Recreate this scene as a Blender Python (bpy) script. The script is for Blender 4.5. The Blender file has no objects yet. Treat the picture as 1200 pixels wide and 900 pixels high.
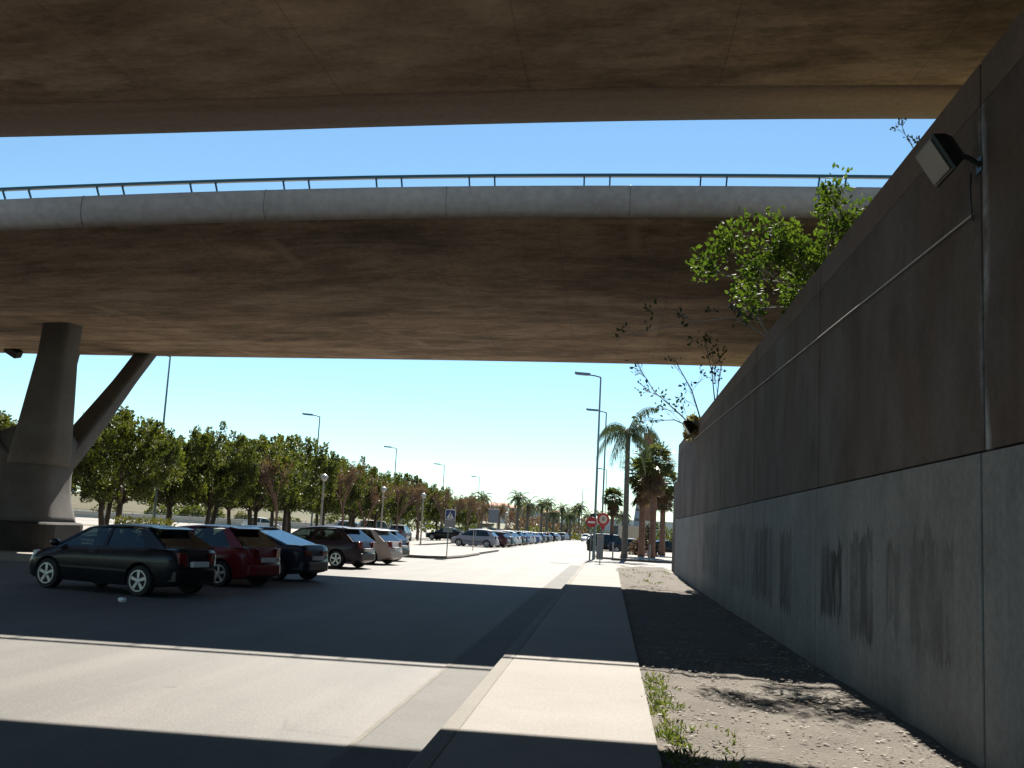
import bpy, math, random
from mathutils import Vector, Matrix, Euler
R = math.radians
random.seed(7)
S = bpy.context.scene
COL = S.collection

# ------------------------------------------------------------------ helpers
def tag(o, label=None, cat=None, group=None, kind=None):
    if label: o['label'] = label
    if cat: o['category'] = cat
    if group: o['group'] = group
    if kind: o['kind'] = kind
    return o

def thing(name, label, cat, loc=(0, 0, 0), rz=0.0, group=None):
    o = bpy.data.objects.new(name, None)
    o.empty_display_size = .2
    COL.objects.link(o)
    o.location = loc
    o.rotation_euler = (0, 0, rz)
    return tag(o, label, cat, group)

def dup(o, parent=None):
    c = o.copy()
    COL.objects.link(c)
    if parent: c.parent = parent
    for ch in list(o.children):
        dup(ch, c)
    return c

class MB:
    def __init__(s): s.v = []; s.f = []; s.m = []
    def add(s, vs, fs, mi=0):
        b = len(s.v)
        s.v += [tuple(p) for p in vs]
        s.f += [tuple(b + i for i in f) for f in fs]
        s.m += [mi] * len(fs)
        return s
    def box(s, c, d, rz=0, mi=0, mat=None):
        vs = []
        for x in (-.5, .5):
            for y in (-.5, .5):
                for z in (-.5, .5):
                    p = Vector((x * d[0], y * d[1], z * d[2]))
                    if rz: p = Matrix.Rotation(rz, 3, 'Z') @ p
                    if mat: p = mat @ p
                    vs.append(p + Vector(c))
        return s.add(vs, [(0, 1, 3, 2), (4, 6, 7, 5), (0, 4, 5, 1), (2, 3, 7, 6), (0, 2, 6, 4), (1, 5, 7, 3)], mi)
    def prism(s, pts, off, mi=0):
        n = len(pts); off = Vector(off)
        vs = [Vector(p) for p in pts] + [Vector(p) + off for p in pts]
        fs = [tuple(range(n))[::-1], tuple(range(n, 2 * n))] + [(i, (i + 1) % n, n + (i + 1) % n, n + i) for i in range(n)]
        return s.add(vs, fs, mi)
    def loft(s, rings, caps=True, closed=True, mi=0):
        n = len(rings[0]); vs = [p for r in rings for p in r]; fs = []
        for i in range(len(rings) - 1):
            for j in range(n if closed else n - 1):
                k = (j + 1) % n
                fs.append((i * n + j, i * n + k, (i + 1) * n + k, (i + 1) * n + j))
        if caps and closed:
            fs.append(tuple(range(n))[::-1]); fs.append(tuple((len(rings) - 1) * n + j for j in range(n)))
        return s.add(vs, fs, mi)
    def tube(s, pts, rad, n=8, mi=0):
        pts = [Vector(p) for p in pts]
        if not hasattr(rad, '__len__'): rad = [rad] * len(pts)
        rings = []; ref = None
        for i, p in enumerate(pts):
            t = (pts[min(i + 1, len(pts) - 1)] - pts[max(i - 1, 0)]).normalized()
            if ref is None:
                ref = Vector((1, 0, 0)) if abs(t.x) < .8 else Vector((0, 1, 0))
            a = (ref - t * ref.dot(t)).normalized(); ref = a
            b = t.cross(a)
            rings.append([p + (a * math.cos(2 * math.pi * k / n) + b * math.sin(2 * math.pi * k / n)) * rad[i] for k in range(n)])
        return s.loft(rings, mi=mi)
    def lathe(s, prof, n=16, c=(0, 0, 0), axis='Z', mi=0):
        rings = []
        for r, z in prof:
            ring = []
            for k in range(n):
                a = 2 * math.pi * k / n
                p = (r * math.cos(a), r * math.sin(a), z)
                if axis == 'Y': p = (p[0], p[2], p[1])
                if axis == 'X': p = (p[2], p[0], p[1])
                ring.append(Vector(p) + Vector(c))
            rings.append(ring)
        return s.loft(rings, mi=mi)
    def build(s, name, mats, parent=None, smooth=False, bevel=0, subd=0):
        me = bpy.data.meshes.new(name)
        me.from_pydata([tuple(v) for v in s.v], [], s.f)
        for m in (mats if isinstance(mats, (list, tuple)) else [mats]): me.materials.append(m)
        me.polygons.foreach_set('material_index', s.m)
        if smooth: me.polygons.foreach_set('use_smooth', [True] * len(s.f))
        me.update()
        o = bpy.data.objects.new(name, me)
        COL.objects.link(o)
        if parent: o.parent = parent
        if bevel:
            b = o.modifiers.new('bevel', 'BEVEL'); b.width = bevel; b.segments = 2; b.limit_method = 'ANGLE'
        if subd:
            b = o.modifiers.new('subd', 'SUBSURF'); b.levels = subd; b.render_levels = subd
        return o

def fixnormals(o):
    import bmesh
    bm = bmesh.new(); bm.from_mesh(o.data)
    bmesh.ops.recalc_face_normals(bm, faces=bm.faces)
    bm.to_mesh(o.data); bm.free()
    return o

def lerp(a, b, t): return a + (b - a) * t
def table(x, pts):
    if x <= pts[0][0]: return pts[0][1]
    for (x0, y0), (x1, y1) in zip(pts, pts[1:]):
        if x <= x1: return lerp(y0, y1, (x - x0) / (x1 - x0))
    return pts[-1][1]

# ------------------------------------------------------------------ materials
def new_mat(name):
    m = bpy.data.materials.new(name); m.use_nodes = True
    nt = m.node_tree
    return m, nt, nt.nodes['Principled BSDF'], nt.nodes.new

def flat(name, c, rough=.6, metal=0, spec=.5, coat=0):
    m, nt, b, N = new_mat(name)
    b.inputs['Base Color'].default_value = (*c, 1)
    b.inputs['Roughness'].default_value = rough
    b.inputs['Metallic'].default_value = metal
    b.inputs['Specular IOR Level'].default_value = spec
    if coat:
        b.inputs['Coat Weight'].default_value = coat; b.inputs['Coat Roughness'].default_value = .04
    return m

def noise(nt, vec, scale, detail=6, rough=.6):
    n = nt.nodes.new('ShaderNodeTexNoise')
    n.inputs['Scale'].default_value = scale; n.inputs['Detail'].default_value = detail
    n.inputs['Roughness'].default_value = rough
    nt.links.new(vec, n.inputs['Vector'])
    return n.outputs['Fac']

def ramp(nt, fac, p0, p1, c0=(0, 0, 0, 1), c1=(1, 1, 1, 1)):
    r = nt.nodes.new('ShaderNodeValToRGB')
    r.color_ramp.elements[0].position = p0; r.color_ramp.elements[1].position = p1
    r.color_ramp.elements[0].color = c0; r.color_ramp.elements[1].color = c1
    nt.links.new(fac, r.inputs['Fac'])
    return r.outputs['Color']

def mapping(nt, scale, rot=(0, 0, 0), loc=(0, 0, 0), coord='Object'):
    t = nt.nodes.new('ShaderNodeTexCoord'); mp = nt.nodes.new('ShaderNodeMapping')
    mp.inputs['Scale'].default_value = scale; mp.inputs['Rotation'].default_value = rot; mp.inputs['Location'].default_value = loc
    nt.links.new(t.outputs[coord], mp.inputs['Vector'])
    return mp.outputs['Vector']

def mix(nt, fac, a, b, mode='MIX'):
    n = nt.nodes.new('ShaderNodeMix'); n.data_type = 'RGBA'; n.blend_type = mode
    for sock, v in ((n.inputs[0], fac), (n.inputs[6], a), (n.inputs[7], b)):
        if hasattr(v, 'is_linked'): nt.links.new(v, sock)
        elif isinstance(v, (int, float)): sock.default_value = v
        else: sock.default_value = (*v, 1) if len(v) == 3 else v
    return n.outputs[2]

def math_(nt, op, a, b=0.0, clamp=False):
    n = nt.nodes.new('ShaderNodeMath'); n.operation = op; n.use_clamp = clamp
    for sock, v in ((n.inputs[0], a), (n.inputs[1], b)):
        if hasattr(v, 'is_linked'): nt.links.new(v, sock)
        else: sock.default_value = v
    return n.outputs[0]

def bump(nt, b, h, strength=.3, dist=.02):
    n = nt.nodes.new('ShaderNodeBump'); n.inputs['Strength'].default_value = strength; n.inputs['Distance'].default_value = dist
    nt.links.new(h, n.inputs['Height']); nt.links.new(n.outputs['Normal'], b.inputs['Normal'])

def speckled(name, c1, c2, scale, rough=.85, fine=None, bumps=.3, stretch=(1, 1, 1), lo=.35, hi=.65, spec=.3, bdist=.01):
    """two tones mottled by noise with a fine grain and a bump"""
    m, nt, b, N = new_mat(name)
    v = mapping(nt, stretch)
    f = ramp(nt, noise(nt, v, scale), lo, hi)
    col = mix(nt, f, c1, c2)
    v2 = mapping(nt, (1, 1, 1))
    fn = noise(nt, v2, fine or scale * 30, 3)
    col = mix(nt, .55, col, ramp(nt, fn, .25, .75, (.35, .35, .35, 1), (.65, .65, .65, 1)), 'OVERLAY')
    nt.links.new(col, b.inputs['Base Color'])
    b.inputs['Roughness'].default_value = rough; b.inputs['Specular IOR Level'].default_value = spec
    bump(nt, b, fn, bumps, bdist)
    return m

def soffit_material(name, base, dark, light):
    m, nt, b, N = new_mat(name)
    v = mapping(nt, (.6, 1.1, 1))
    col = mix(nt, ramp(nt, noise(nt, v, .6, 10, .7), .32, .7), dark, base)
    # damp blotches stretched along the deck
    bl = ramp(nt, noise(nt, mapping(nt, (.3, .75, .8), loc=(4, 9, 2)), .55, 12, .78), .46, .62)
    col = mix(nt, math_(nt, 'MULTIPLY', bl, .9), col, [c * .55 for c in dark])
    b2 = ramp(nt, noise(nt, mapping(nt, (.75, 1.1, 1), loc=(1, 3, 5)), 1.5, 10, .78), .5, .66)
    col = mix(nt, math_(nt, 'MULTIPLY', b2, .6), col, [c * .7 for c in dark])
    lt = ramp(nt, noise(nt, mapping(nt, (.4, .9, 1), loc=(8, 2, 1)), .8, 8, .7), .52, .68)
    col = mix(nt, math_(nt, 'MULTIPLY', lt, .45), col, light)
    # narrow streaks along the deck (board marks)
    st = ramp(nt, noise(nt, mapping(nt, (.12, 5, 5)), 1.0, 4, .6), .45, .75)
    col = mix(nt, math_(nt, 'MULTIPLY', st, .1), col, light)
    # pale run marks across
    wv = nt.nodes.new('ShaderNodeTexWave'); wv.inputs['Scale'].default_value = .045; wv.inputs['Distortion'].default_value = 3.5
    wv.inputs['Detail'].default_value = 3; wv.inputs['Detail Scale'].default_value = 1.2
    nt.links.new(mapping(nt, (1, .35, 0), rot=(0, 0, .35)), wv.inputs['Vector'])
    pale = math_(nt, 'MULTIPLY', ramp(nt, wv.outputs['Fac'], .992, 1.0), ramp(nt, noise(nt, mapping(nt, (1, 1, 1), loc=(3, 1, 7)), .25, 2), .5, .6))
    col = mix(nt, math_(nt, 'MULTIPLY', pale, .35), col, light)
    # formwork joints across, every 4.2 m
    sx = nt.nodes.new('ShaderNodeSeparateXYZ'); nt.links.new(mapping(nt, (1, 1, 1)), sx.inputs[0])
    wob = math_(nt, 'ADD', sx.outputs[0], math_(nt, 'MULTIPLY', noise(nt, mapping(nt, (1, 1, 1)), .5, 2), .06))
    jj = math_(nt, 'ABSOLUTE', math_(nt, 'SUBTRACT', math_(nt, 'FRACT', math_(nt, 'DIVIDE', wob, 2.9)), .5))
    jl = ramp(nt, jj, .0, .006, (1, 1, 1, 1), (0, 0, 0, 1))
    col = mix(nt, math_(nt, 'MULTIPLY', jl, .4), col, [c * .45 for c in dark])
    fn = noise(nt, mapping(nt, (1, 1, 1)), 9, 5)
    col = mix(nt, .4, col, ramp(nt, fn, .25, .75, (.3, .3, .3, 1), (.7, .7, .7, 1)), 'OVERLAY')
    nt.links.new(col, b.inputs['Base Color'])
    b.inputs['Roughness'].default_value = .9; b.inputs['Specular IOR Level'].default_value = .2
    bump(nt, b, fn, .25, .02)
    return m

def asphalt_material(name):
    m, nt, b, N = new_mat(name)
    v = mapping(nt, (1, 1, 1))
    col = mix(nt, ramp(nt, noise(nt, mapping(nt, (2.2, .5, 1)), .35, 6), .35, .65), (.094, .0885, .0815), (.115, .108, .099))
    # long wear along the lanes, blotches, dark drips
    col = mix(nt, math_(nt, 'MULTIPLY', ramp(nt, noise(nt, mapping(nt, (1.1, .035, 1)), 1.0, 4),   .48, .66), .45), col, (.145, .136, .122))
    col = mix(nt, math_(nt, 'MULTIPLY', ramp(nt, noise(nt, mapping(nt, (.7, .4, 1), loc=(3, 8, 0)), .9, 9, .7), .5, .66), .5), col, (.08, .077, .073))
    col = mix(nt, math_(nt, 'MULTIPLY', ramp(nt, noise(nt, mapping(nt, (1, 1, 1), loc=(5, 2, 0)), 2.3, 2), .72, .76), .5), col, (.05, .048, .046))
    vo = N('ShaderNodeTexVoronoi'); vo.feature = 'DISTANCE_TO_EDGE'; vo.inputs['Scale'].default_value = .22
    wp = mix(nt, .12, v, nt.nodes.new('ShaderNodeTexNoise').outputs['Color'])
    nt.links.new(wp, vo.inputs['Vector'])
    cr = math_(nt, 'MULTIPLY', ramp(nt, vo.outputs['Distance'], .0, .004, (1, 1, 1, 1), (0, 0, 0, 1)), ramp(nt, noise(nt, mapping(nt, (1, 1, 1), loc=(9, 9, 0)), .3, 3), .52, .6))
    col = mix(nt, math_(nt, 'MULTIPLY', cr, .75), col, (.05, .048, .046))
    fn = noise(nt, v, 48, 4)
    col = mix(nt, .75, col, ramp(nt, fn, .3, .7, (.3, .3, .3, 1), (.7, .7, .7, 1)), 'OVERLAY')
    nt.links.new(col, b.inputs['Base Color'])
    b.inputs['Roughness'].default_value = .75; b.inputs['Specular IOR Level'].default_value = .28
    bump(nt, b, fn, .3, .008)
    return m

def slab_material(name, c1, c2, step, blot):
    m, nt, b, N = new_mat(name)
    v = mapping(nt, (1, 1, 1))
    col = mix(nt, ramp(nt, noise(nt, v, .5, 7, .65), .35, .65), c1, c2)
    col = mix(nt, math_(nt, 'MULTIPLY', ramp(nt, noise(nt, mapping(nt, (1, 1, 1), loc=(4, 4, 0)), 1.3, 8, .7), .55, .7), .25), col, [c * .7 for c in c1])
    col = mix(nt, math_(nt, 'MULTIPLY', ramp(nt, noise(nt, mapping(nt, (1, 1, 1), loc=(1, 7, 0)), 6, 2), .72, .74), .5), col, [c * .4 for c in c1])
    sx = nt.nodes.new('ShaderNodeSeparateXYZ'); nt.links.new(v, sx.inputs[0])
    jj = math_(nt, 'ABSOLUTE', math_(nt, 'SUBTRACT', math_(nt, 'FRACT', math_(nt, 'DIVIDE', sx.outputs[1], step)), .5))
    jl = ramp(nt, jj, .0, .006 / step, (1, 1, 1, 1), (0, 0, 0, 1))
    col = mix(nt, math_(nt, 'MULTIPLY', jl, .45), col, [c * .4 for c in c1])
    fn = noise(nt, v, 30, 4)
    col = mix(nt, .5, col, ramp(nt, fn, .3, .7, (.36, .36, .36, 1), (.64, .64, .64, 1)), 'OVERLAY')
    nt.links.new(col, b.inputs['Base Color']); b.inputs['Roughness'].default_value = .85; b.inputs['Specular IOR Level'].default_value = .25
    bump(nt, b, fn, .25, .01)
    return m

def wall_material(name, base, dark, stain, patches=False):
    """poured concrete with vertical weather runs; optionally the painted-over graffiti"""
    m, nt, b, N = new_mat(name)
    v = mapping(nt, (1, 1, 1))
    col = mix(nt, ramp(nt, noise(nt, mapping(nt, (1, .5, .5)), .7, 8, .6), .35, .65), dark, base)
    runs = ramp(nt, noise(nt, mapping(nt, (1, 2.2, .12)), 1.6, 8, .65), .45, .7)
    col = mix(nt, math_(nt, 'MULTIPLY', runs, .45), col, stain)
    sx = nt.nodes.new('ShaderNodeSeparateXYZ'); nt.links.new(v, sx.inputs[0])
    y, z = sx.outputs[1], sx.outputs[2]
    if patches:
        def band(val, a0, a1, b0, b1):
            mr = nt.nodes.new('ShaderNodeMapRange'); mr.inputs[1].default_value = a0; mr.inputs[2].default_value = a1
            nt.links.new(val, mr.inputs[0])
            mr2 = nt.nodes.new('ShaderNodeMapRange'); mr2.inputs[1].default_value = b0; mr2.inputs[2].default_value = b1
            mr2.inputs[3].default_value = 1; mr2.inputs[4].default_value = 0
            nt.links.new(val, mr2.inputs[0])
            return math_(nt, 'MULTIPLY', mr.outputs[0], mr2.outputs[0])
        ragged = noise(nt, mapping(nt, (1, 3.0, .5)), 1.6, 8, .7)
        zz = math_(nt, 'ADD', z, math_(nt, 'MULTIPLY', math_(nt, 'SUBTRACT', ragged, .5), 1.1))
        p = None
        for (y0, y1, z0, z1, k) in ((13.9, 15.3, .62, 1.6, 1), (12.3, 13.5, .5, 1.75, 1), (9.5, 10.9, .6, 1.75, .85), (11.2, 11.8, .7, 1.7, .8), (17.6, 18.9, .45, 1.8, .8), (19.6, 22.5, .45, 1.9, .75), (23.5, 26.5, .5, 2.0, .6), (29, 34, .5, 2.1, .45)):
            q = math_(nt, 'MULTIPLY', band(y, y0, y0 + .08, y1 - .08, y1), band(zz, z0, z0 + .08, z1 - .06, z1))
            q = math_(nt, 'MULTIPLY', q, k)
            p = q if p is None else math_(nt, 'MAXIMUM', p, q)
        gaps = ramp(nt, noise(nt, mapping(nt, (1, 2.6, .5), loc=(0, 3, 0)), 1.2, 6), .4, .5)
        p = math_(nt, 'MULTIPLY', p, math_(nt, 'ADD', math_(nt, 'MULTIPLY', gaps, .65), .35))
        smud = ramp(nt, noise(nt, mapping(nt, (1, 1.6, .9), loc=(0, 8, 3)), 1.7, 8, .7), .3, .52)
        p = math_(nt, 'MULTIPLY', p, math_(nt, 'ADD', math_(nt, 'MULTIPLY', smud, .6), .4))
        col = mix(nt, math_(nt, 'MULTIPLY', p, 1.0), col, (.038, .028, .021))
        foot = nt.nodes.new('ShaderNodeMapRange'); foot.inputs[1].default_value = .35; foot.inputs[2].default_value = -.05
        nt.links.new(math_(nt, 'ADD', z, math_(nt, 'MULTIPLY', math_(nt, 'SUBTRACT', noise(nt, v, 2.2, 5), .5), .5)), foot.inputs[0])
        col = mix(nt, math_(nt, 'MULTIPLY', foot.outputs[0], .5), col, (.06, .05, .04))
    else:
        # white lime bloom by the nearest joint, and thin white drips
        d = math_(nt, 'ABSOLUTE', math_(nt, 'SUBTRACT', math_(nt, 'ADD', y, math_(nt, 'MULTIPLY', math_(nt, 'SUBTRACT', noise(nt, mapping(nt, (1, 1, .8)), 1.2, 4), .5), .35)), 8.78))
        e = ramp(nt, d, .0, .12, (1, 1, 1, 1), (0, 0, 0, 1))
        e = math_(nt, 'MULTIPLY', e, ramp(nt, noise(nt, v, 2.5, 5), .36, .56))
        col = mix(nt, math_(nt, 'MULTIPLY', e, .8), col, (.42, .44, .46))
        dr = ramp(nt, noise(nt, mapping(nt, (1, 8, .5), loc=(0, 2.3, 1.1)), 1.4, 2), .74, .78)
        col = mix(nt, math_(nt, 'MULTIPLY', dr, .3), col, (.4, .4, .4))
    big = ramp(nt, noise(nt, mapping(nt, (1, .55, .4), loc=(2, 5, 8)), 1.0, 5, .55), .4, .68)
    col = mix(nt, math_(nt, 'MULTIPLY', big, .55), col, mix(nt, .5, base, (.2, .2, .19)))
    drk = ramp(nt, noise(nt, mapping(nt, (1, .8, .7), loc=(7, 1, 3)), 1.1, 9, .7), .5, .66)
    col = mix(nt, math_(nt, 'MULTIPLY', drk, .55), col, stain)
    fn = noise(nt, v, 14, 6)
    col = mix(nt, .5, col, ramp(nt, fn, .25, .75, (.33, .33, .33, 1), (.67, .67, .67, 1)), 'OVERLAY')
    nt.links.new(col, b.inputs['Base Color'])
    b.inputs['Roughness'].default_value = .85; b.inputs['Specular IOR Level'].default_value = .25
    bump(nt, b, fn, .3, .012)
    return m

def leaf_mat(name, c1, c2, trans=.35, rough=.5, scale=.9):
    m, nt, b, N = new_mat(name)
    nt.nodes.remove(b)
    out = nt.nodes['Material Output']
    f = ramp(nt, noise(nt, mapping(nt, (1, 1, 1)), scale, 3), .35, .65)
    col = mix(nt, f, c1, c2)
    d = N('ShaderNodeBsdfPrincipled'); d.inputs['Roughness'].default_value = rough; d.inputs['Specular IOR Level'].default_value = .35
    t = N('ShaderNodeBsdfTranslucent')
    mx = N('ShaderNodeMixShader'); mx.inputs[0].default_value = trans
    nt.links.new(col, d.inputs['Base Color'])
    nt.links.new(mix(nt, 1.0, col, (1.5, 1.5, .7), 'MULTIPLY'), t.inputs['Color'])
    nt.links.new(d.outputs[0], mx.inputs[1]); nt.links.new(t.outputs[0], mx.inputs[2]); nt.links.new(mx.outputs[0], out.inputs[0])
    return m

def glass_mat(name, tint, alpha):
    m, nt, b, N = new_mat(name)
    nt.nodes.remove(b); out = nt.nodes['Material Output']
    g = N('ShaderNodeBsdfGlossy'); g.inputs['Roughness'].default_value = .03; g.inputs['Color'].default_value = (.9, .95, 1, 1)
    t = N('ShaderNodeBsdfTransparent'); t.inputs['Color'].default_value = (*tint, 1)
    d = N('ShaderNodeBsdfDiffuse'); d.inputs['Color'].default_value = (.012, .014, .016, 1)
    lw = N('ShaderNodeLayerWeight'); lw.inputs['Blend'].default_value = .5
    pw = math_(nt, 'ADD', math_(nt, 'MULTIPLY', math_(nt, 'POWER', lw.outputs['Facing'], 4.0), .75), .045)
    m1 = N('ShaderNodeMixShader'); m1.inputs[0].default_value = alpha
    nt.links.new(d.outputs[0], m1.inputs[1]); nt.links.new(t.outputs[0], m1.inputs[2])
    m2 = N('ShaderNodeMixShader'); nt.links.new(pw, m2.inputs[0])
    nt.links.new(m1.outputs[0], m2.inputs[1]); nt.links.new(g.outputs[0], m2.inputs[2]); nt.links.new(m2.outputs[0], out.inputs[0])
    return m

def paint(name, c, rough=.28):
    m, nt, b, N = new_mat(name)
    dust = ramp(nt, noise(nt, mapping(nt, (1, 1, 1)), 3.0, 6), .45, .8)
    nt.links.new(mix(nt, math_(nt, 'MULTIPLY', dust, .05), c, (.3, .27, .22)), b.inputs['Base Color'])
    b.inputs['Roughness'].default_value = rough
    b.inputs['Coat Weight'].default_value = .15; b.inputs['Coat Roughness'].default_value = .08; b.inputs['Specular IOR Level'].default_value = .35
    return m

M = {}
M['soffit'] = soffit_material('deck_soffit_concrete', (.49, .36, .25), (.19, .132, .09), (.52, .42, .31))
M['parapet'] = speckled('parapet_concrete', (.3, .26, .228), (.38, .332, .295), .6, fine=5, stretch=(.3, 1, 1), bumps=.08)
M['lip'] = speckled('deck_edge_concrete', (.27, .2, .15), (.36, .28, .22), .5, fine=9, stretch=(.2, 1, 1))  # paler than the soffit: sky light on the curved lip put into the colour
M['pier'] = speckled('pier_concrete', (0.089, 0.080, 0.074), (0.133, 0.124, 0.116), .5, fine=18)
M['plinth'] = speckled('plinth_stone', (.02, .018, .016), (.035, .031, .028), 1.2, fine=12)
M['wall_up'] = wall_material('wall_upper_concrete', (.11, .07, .052), (.07, .045, .034), (.045, .029, .023))
M['wall_low'] = wall_material('wall_lower_concrete', (.23, .22, .213), (.165, .158, .153), (.105, .1, .098), True)
M['coping'] = speckled('coping_concrete', (.15, .1, .075), (.11, .075, .056), .8, fine=16)
M['asphalt'] = asphalt_material('worn_asphalt')
M['gutter'] = speckled('gutter_concrete', (.084, .08, .074), (.102, .097, .09), .9, rough=.85, fine=30, bumps=.2)
M['seam'] = speckled('seam_mortar', (0.141, 0.126, 0.104), (0.111, 0.100, 0.085), 3, fine=30)
M['sidewalk'] = slab_material('sidewalk_concrete', (.185, .172, .155), (.215, .198, .18), 2.4, .05)
M['kerb'] = slab_material('kerb_stone', (.14, .13, .111), (.17, .155, .137), 1.0, .02)
M['plaza'] = speckled('pale_paving', (0.200, 0.180, 0.155), (0.229, 0.207, 0.181), .3, fine=12)
M['dirt'] = speckled('dry_dirt', (.076, .065, .053), (.122, .105, .086), 1.4, rough=.95, fine=26, bumps=.9, bdist=.03, lo=.3, hi=.7)
M['ground'] = speckled('dry_ground', (0.126, 0.107, 0.074), (0.096, 0.089, 0.052), .08, rough=.95, fine=2)
M['bank'] = speckled('dry_grass_bank', (.125, .105, .062), (.07, .072, .036), .22, rough=.95, fine=3, stretch=(.6, 1, 1))
M['soil'] = speckled('embankment_soil', (.15, .12, .08), (.1, .11, .05), .5, rough=.95, fine=8, bumps=.6, bdist=.05)
M['hill'] = speckled('far_hillside', (.2, .19, .15), (.13, .15, .1), .03, rough=1, fine=.4)
M['stone'] = speckled('pebble_stone', (.16, .14, .115), (.34, .31, .27), 5, fine=40, lo=.4, hi=.6)
M['rail'] = flat('teal_rail_paint', (.02, .075, .095), .35, .2)
M['black'] = flat('black_metal', (.014, .013, .012), .45, .3)
M['lens'] = flat('floodlight_glass', (.09, .09, .08), .18)
M['galv'] = flat('galvanised_pole', (.16, .2, .21), .45, .5)
M['palepost'] = flat('pale_grey_post', (.33, .29, .25), .6)
M['lampwhite'] = flat('lamp_globe', (.4, .4, .38), .3)
M['cable'] = flat('pale_conduit', (.36, .33, .3), .5)
M['darkcable'] = flat('dark_cable', (.03, .028, .026), .6)
M['bark'] = speckled('dark_bark', (.055, .04, .03), (.1, .075, .055), 3, fine=20, stretch=(1, 1, .25), bumps=.6, bdist=.03)
M['redbark'] = speckled('reddish_twigs', (.15, .085, .065), (.2, .125, .095), 2, fine=20)
M['greybark'] = speckled('grey_twigs', (.2, .18, .17), (.27, .24, .22), 2, fine=20)
M['palmbark'] = speckled('palm_trunk', (.1, .09, .07), (.17, .15, .12), 2, fine=14, stretch=(1, 1, 3), bumps=.5, bdist=.03)
M['redpalmbark'] = speckled('red_brown_palm_trunk', (.13, .07, .05), (.2, .115, .08), 2, fine=14, stretch=(1, 1, 3), bumps=.5, bdist=.03)
M['leaf'] = leaf_mat('tree_leaves', (.026, .039, .011), (.095, .108, .022), .36)
M['leafbright'] = leaf_mat('fig_leaves', (.04, .075, .012), (.08, .125, .02), .33, .7, 2.5)
M['leafdark'] = leaf_mat('shaded_climber_leaves', (.02, .035, .015), (.04, .06, .025), .25)  # dark greens paint in the shade and backlit silhouette of the wall-top leaves
M['redleaf'] = leaf_mat('russet_leaves', (.085, .05, .042), (.12, .08, .06), .25)
M['palmleaf'] = leaf_mat('palm_fronds', (.04, .055, .03), (.075, .09, .045), .3)
M['fanleaf'] = leaf_mat('fan_palm_leaves', (.035, .05, .018), (.1, .11, .04), .3)
M['deadleaf'] = leaf_mat('dead_palm_skirt', (.17, .11, .06), (.1, .065, .04), .2)
M['hedge'] = leaf_mat('hedge_leaves', (.06, .065, .018), (.1, .1, .03), .3)
M['weed'] = leaf_mat('weed_blades', (.05, .085, .02), (.12, .13, .045), .35, .6, 4)
M['dryweed'] = leaf_mat('dry_tuft', (.15, .13, .07), (.2, .17, .1), .3)
M['white'] = speckled('white_render', (.6, .58, .55), (.68, .66, .62), .3, fine=5)
M['cream'] = speckled('cream_render', (.5, .43, .33), (.56, .49, .39), .3, fine=5)
M['ochre'] = speckled('ochre_render', (.42, .27, .17), (.48, .32, .21), .3, fine=5)
M['brick'] = speckled('brown_brick', (.16, .08, .055), (.2, .11, .08), .5, fine=6)
M['roof'] = speckled('terracotta_tiles', (.33, .15, .09), (.4, .2, .13), .6, fine=6)
M['bluegrey'] = speckled('blue_grey_cladding', (.25, .3, .36), (.32, .37, .42), .2, fine=4)
M['window'] = flat('dark_window', (.03, .035, .045), .15)
M['board'] = speckled('beige_board', (.42, .35, .25), (.48, .41, .3), .8, fine=9)
M['grey'] = flat('grey_metal_sheet', (.22, .22, .23), .5, .3)
M['signblue'] = flat('sign_blue', (.012, .025, .16), .35)
M['signwhite'] = flat('sign_white', (.7, .7, .68), .4)
M['signred'] = flat('sign_red', (.42, .02, .025), .4)
M['signcream'] = flat('sign_cream', (.6, .48, .4), .4)
M['glass'] = glass_mat('car_glass', (.62, .7, .68), .75)
M['tyre'] = flat('tyre_rubber', (.015, .015, .016), .75)
M['alloy'] = flat('alloy_rim', (.55, .55, .57), .3, .7)
M['trim'] = flat('black_trim', (.015, .015, .017), .5)
M['seat'] = flat('dark_seat_fabric', (.025, .025, .028), .9)
M['tail'] = flat('tail_lamp_red', (.14, .006, .008), .15)
M['clear'] = flat('clear_lamp', (.6, .62, .63), .1)
M['amber'] = flat('amber_lamp', (.6, .2, .02), .2)
M['plate'] = flat('number_plate', (.65, .65, .63), .4)
M['litter'] = flat('crumpled_white_paper', (.75, .76, .78), .7)
PAINTS = {k: paint(k + '_car_paint', c) for k, c in dict(
    black=(.004, .005, .009), red=(.16, .008, .012), navy=(.012, .015, .03), plum=(.03, .02, .03), pearl=(.5, .42, .38),
    green=(.01, .02, .018), silver=(.36, .33, .36), white=(.62, .62, .62), grey=(.12, .13, .15), blue=(.03, .07, .2), teal=(.03, .1, .1), maroon=(.07, .015, .02)).items()}

# ------------------------------------------------------------------ world, sun, camera
SUN_EL, SUN_AZ = R(45), R(2.0)      # azimuth measured from +Y towards +X
w = bpy.data.worlds.new('World'); S.world = w; w.use_nodes = True
nt = w.node_tree; bg = nt.nodes['Background']
sky = nt.nodes.new('ShaderNodeTexSky'); sky.sky_type = 'NISHITA'; sky.sun_disc = False
sky.sun_elevation = SUN_EL; sky.sun_rotation = SUN_AZ
sky.air_density = .92; sky.dust_density = .0; sky.ozone_density = 2.0
nt.links.new(mix(nt, 1.0, sky.outputs[0], (.88, 1.05, 1.01), 'MULTIPLY'), bg.inputs[0]); bg.inputs[1].default_value = .05
sd = Vector((math.sin(SUN_AZ) * math.cos(SUN_EL), math.cos(SUN_AZ) * math.cos(SUN_EL), math.sin(SUN_EL)))
sl = bpy.data.lights.new('sun', 'SUN'); sl.energy = 5.0; sl.angle = R(.5); sl.color = (1, .94, .84)
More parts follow.
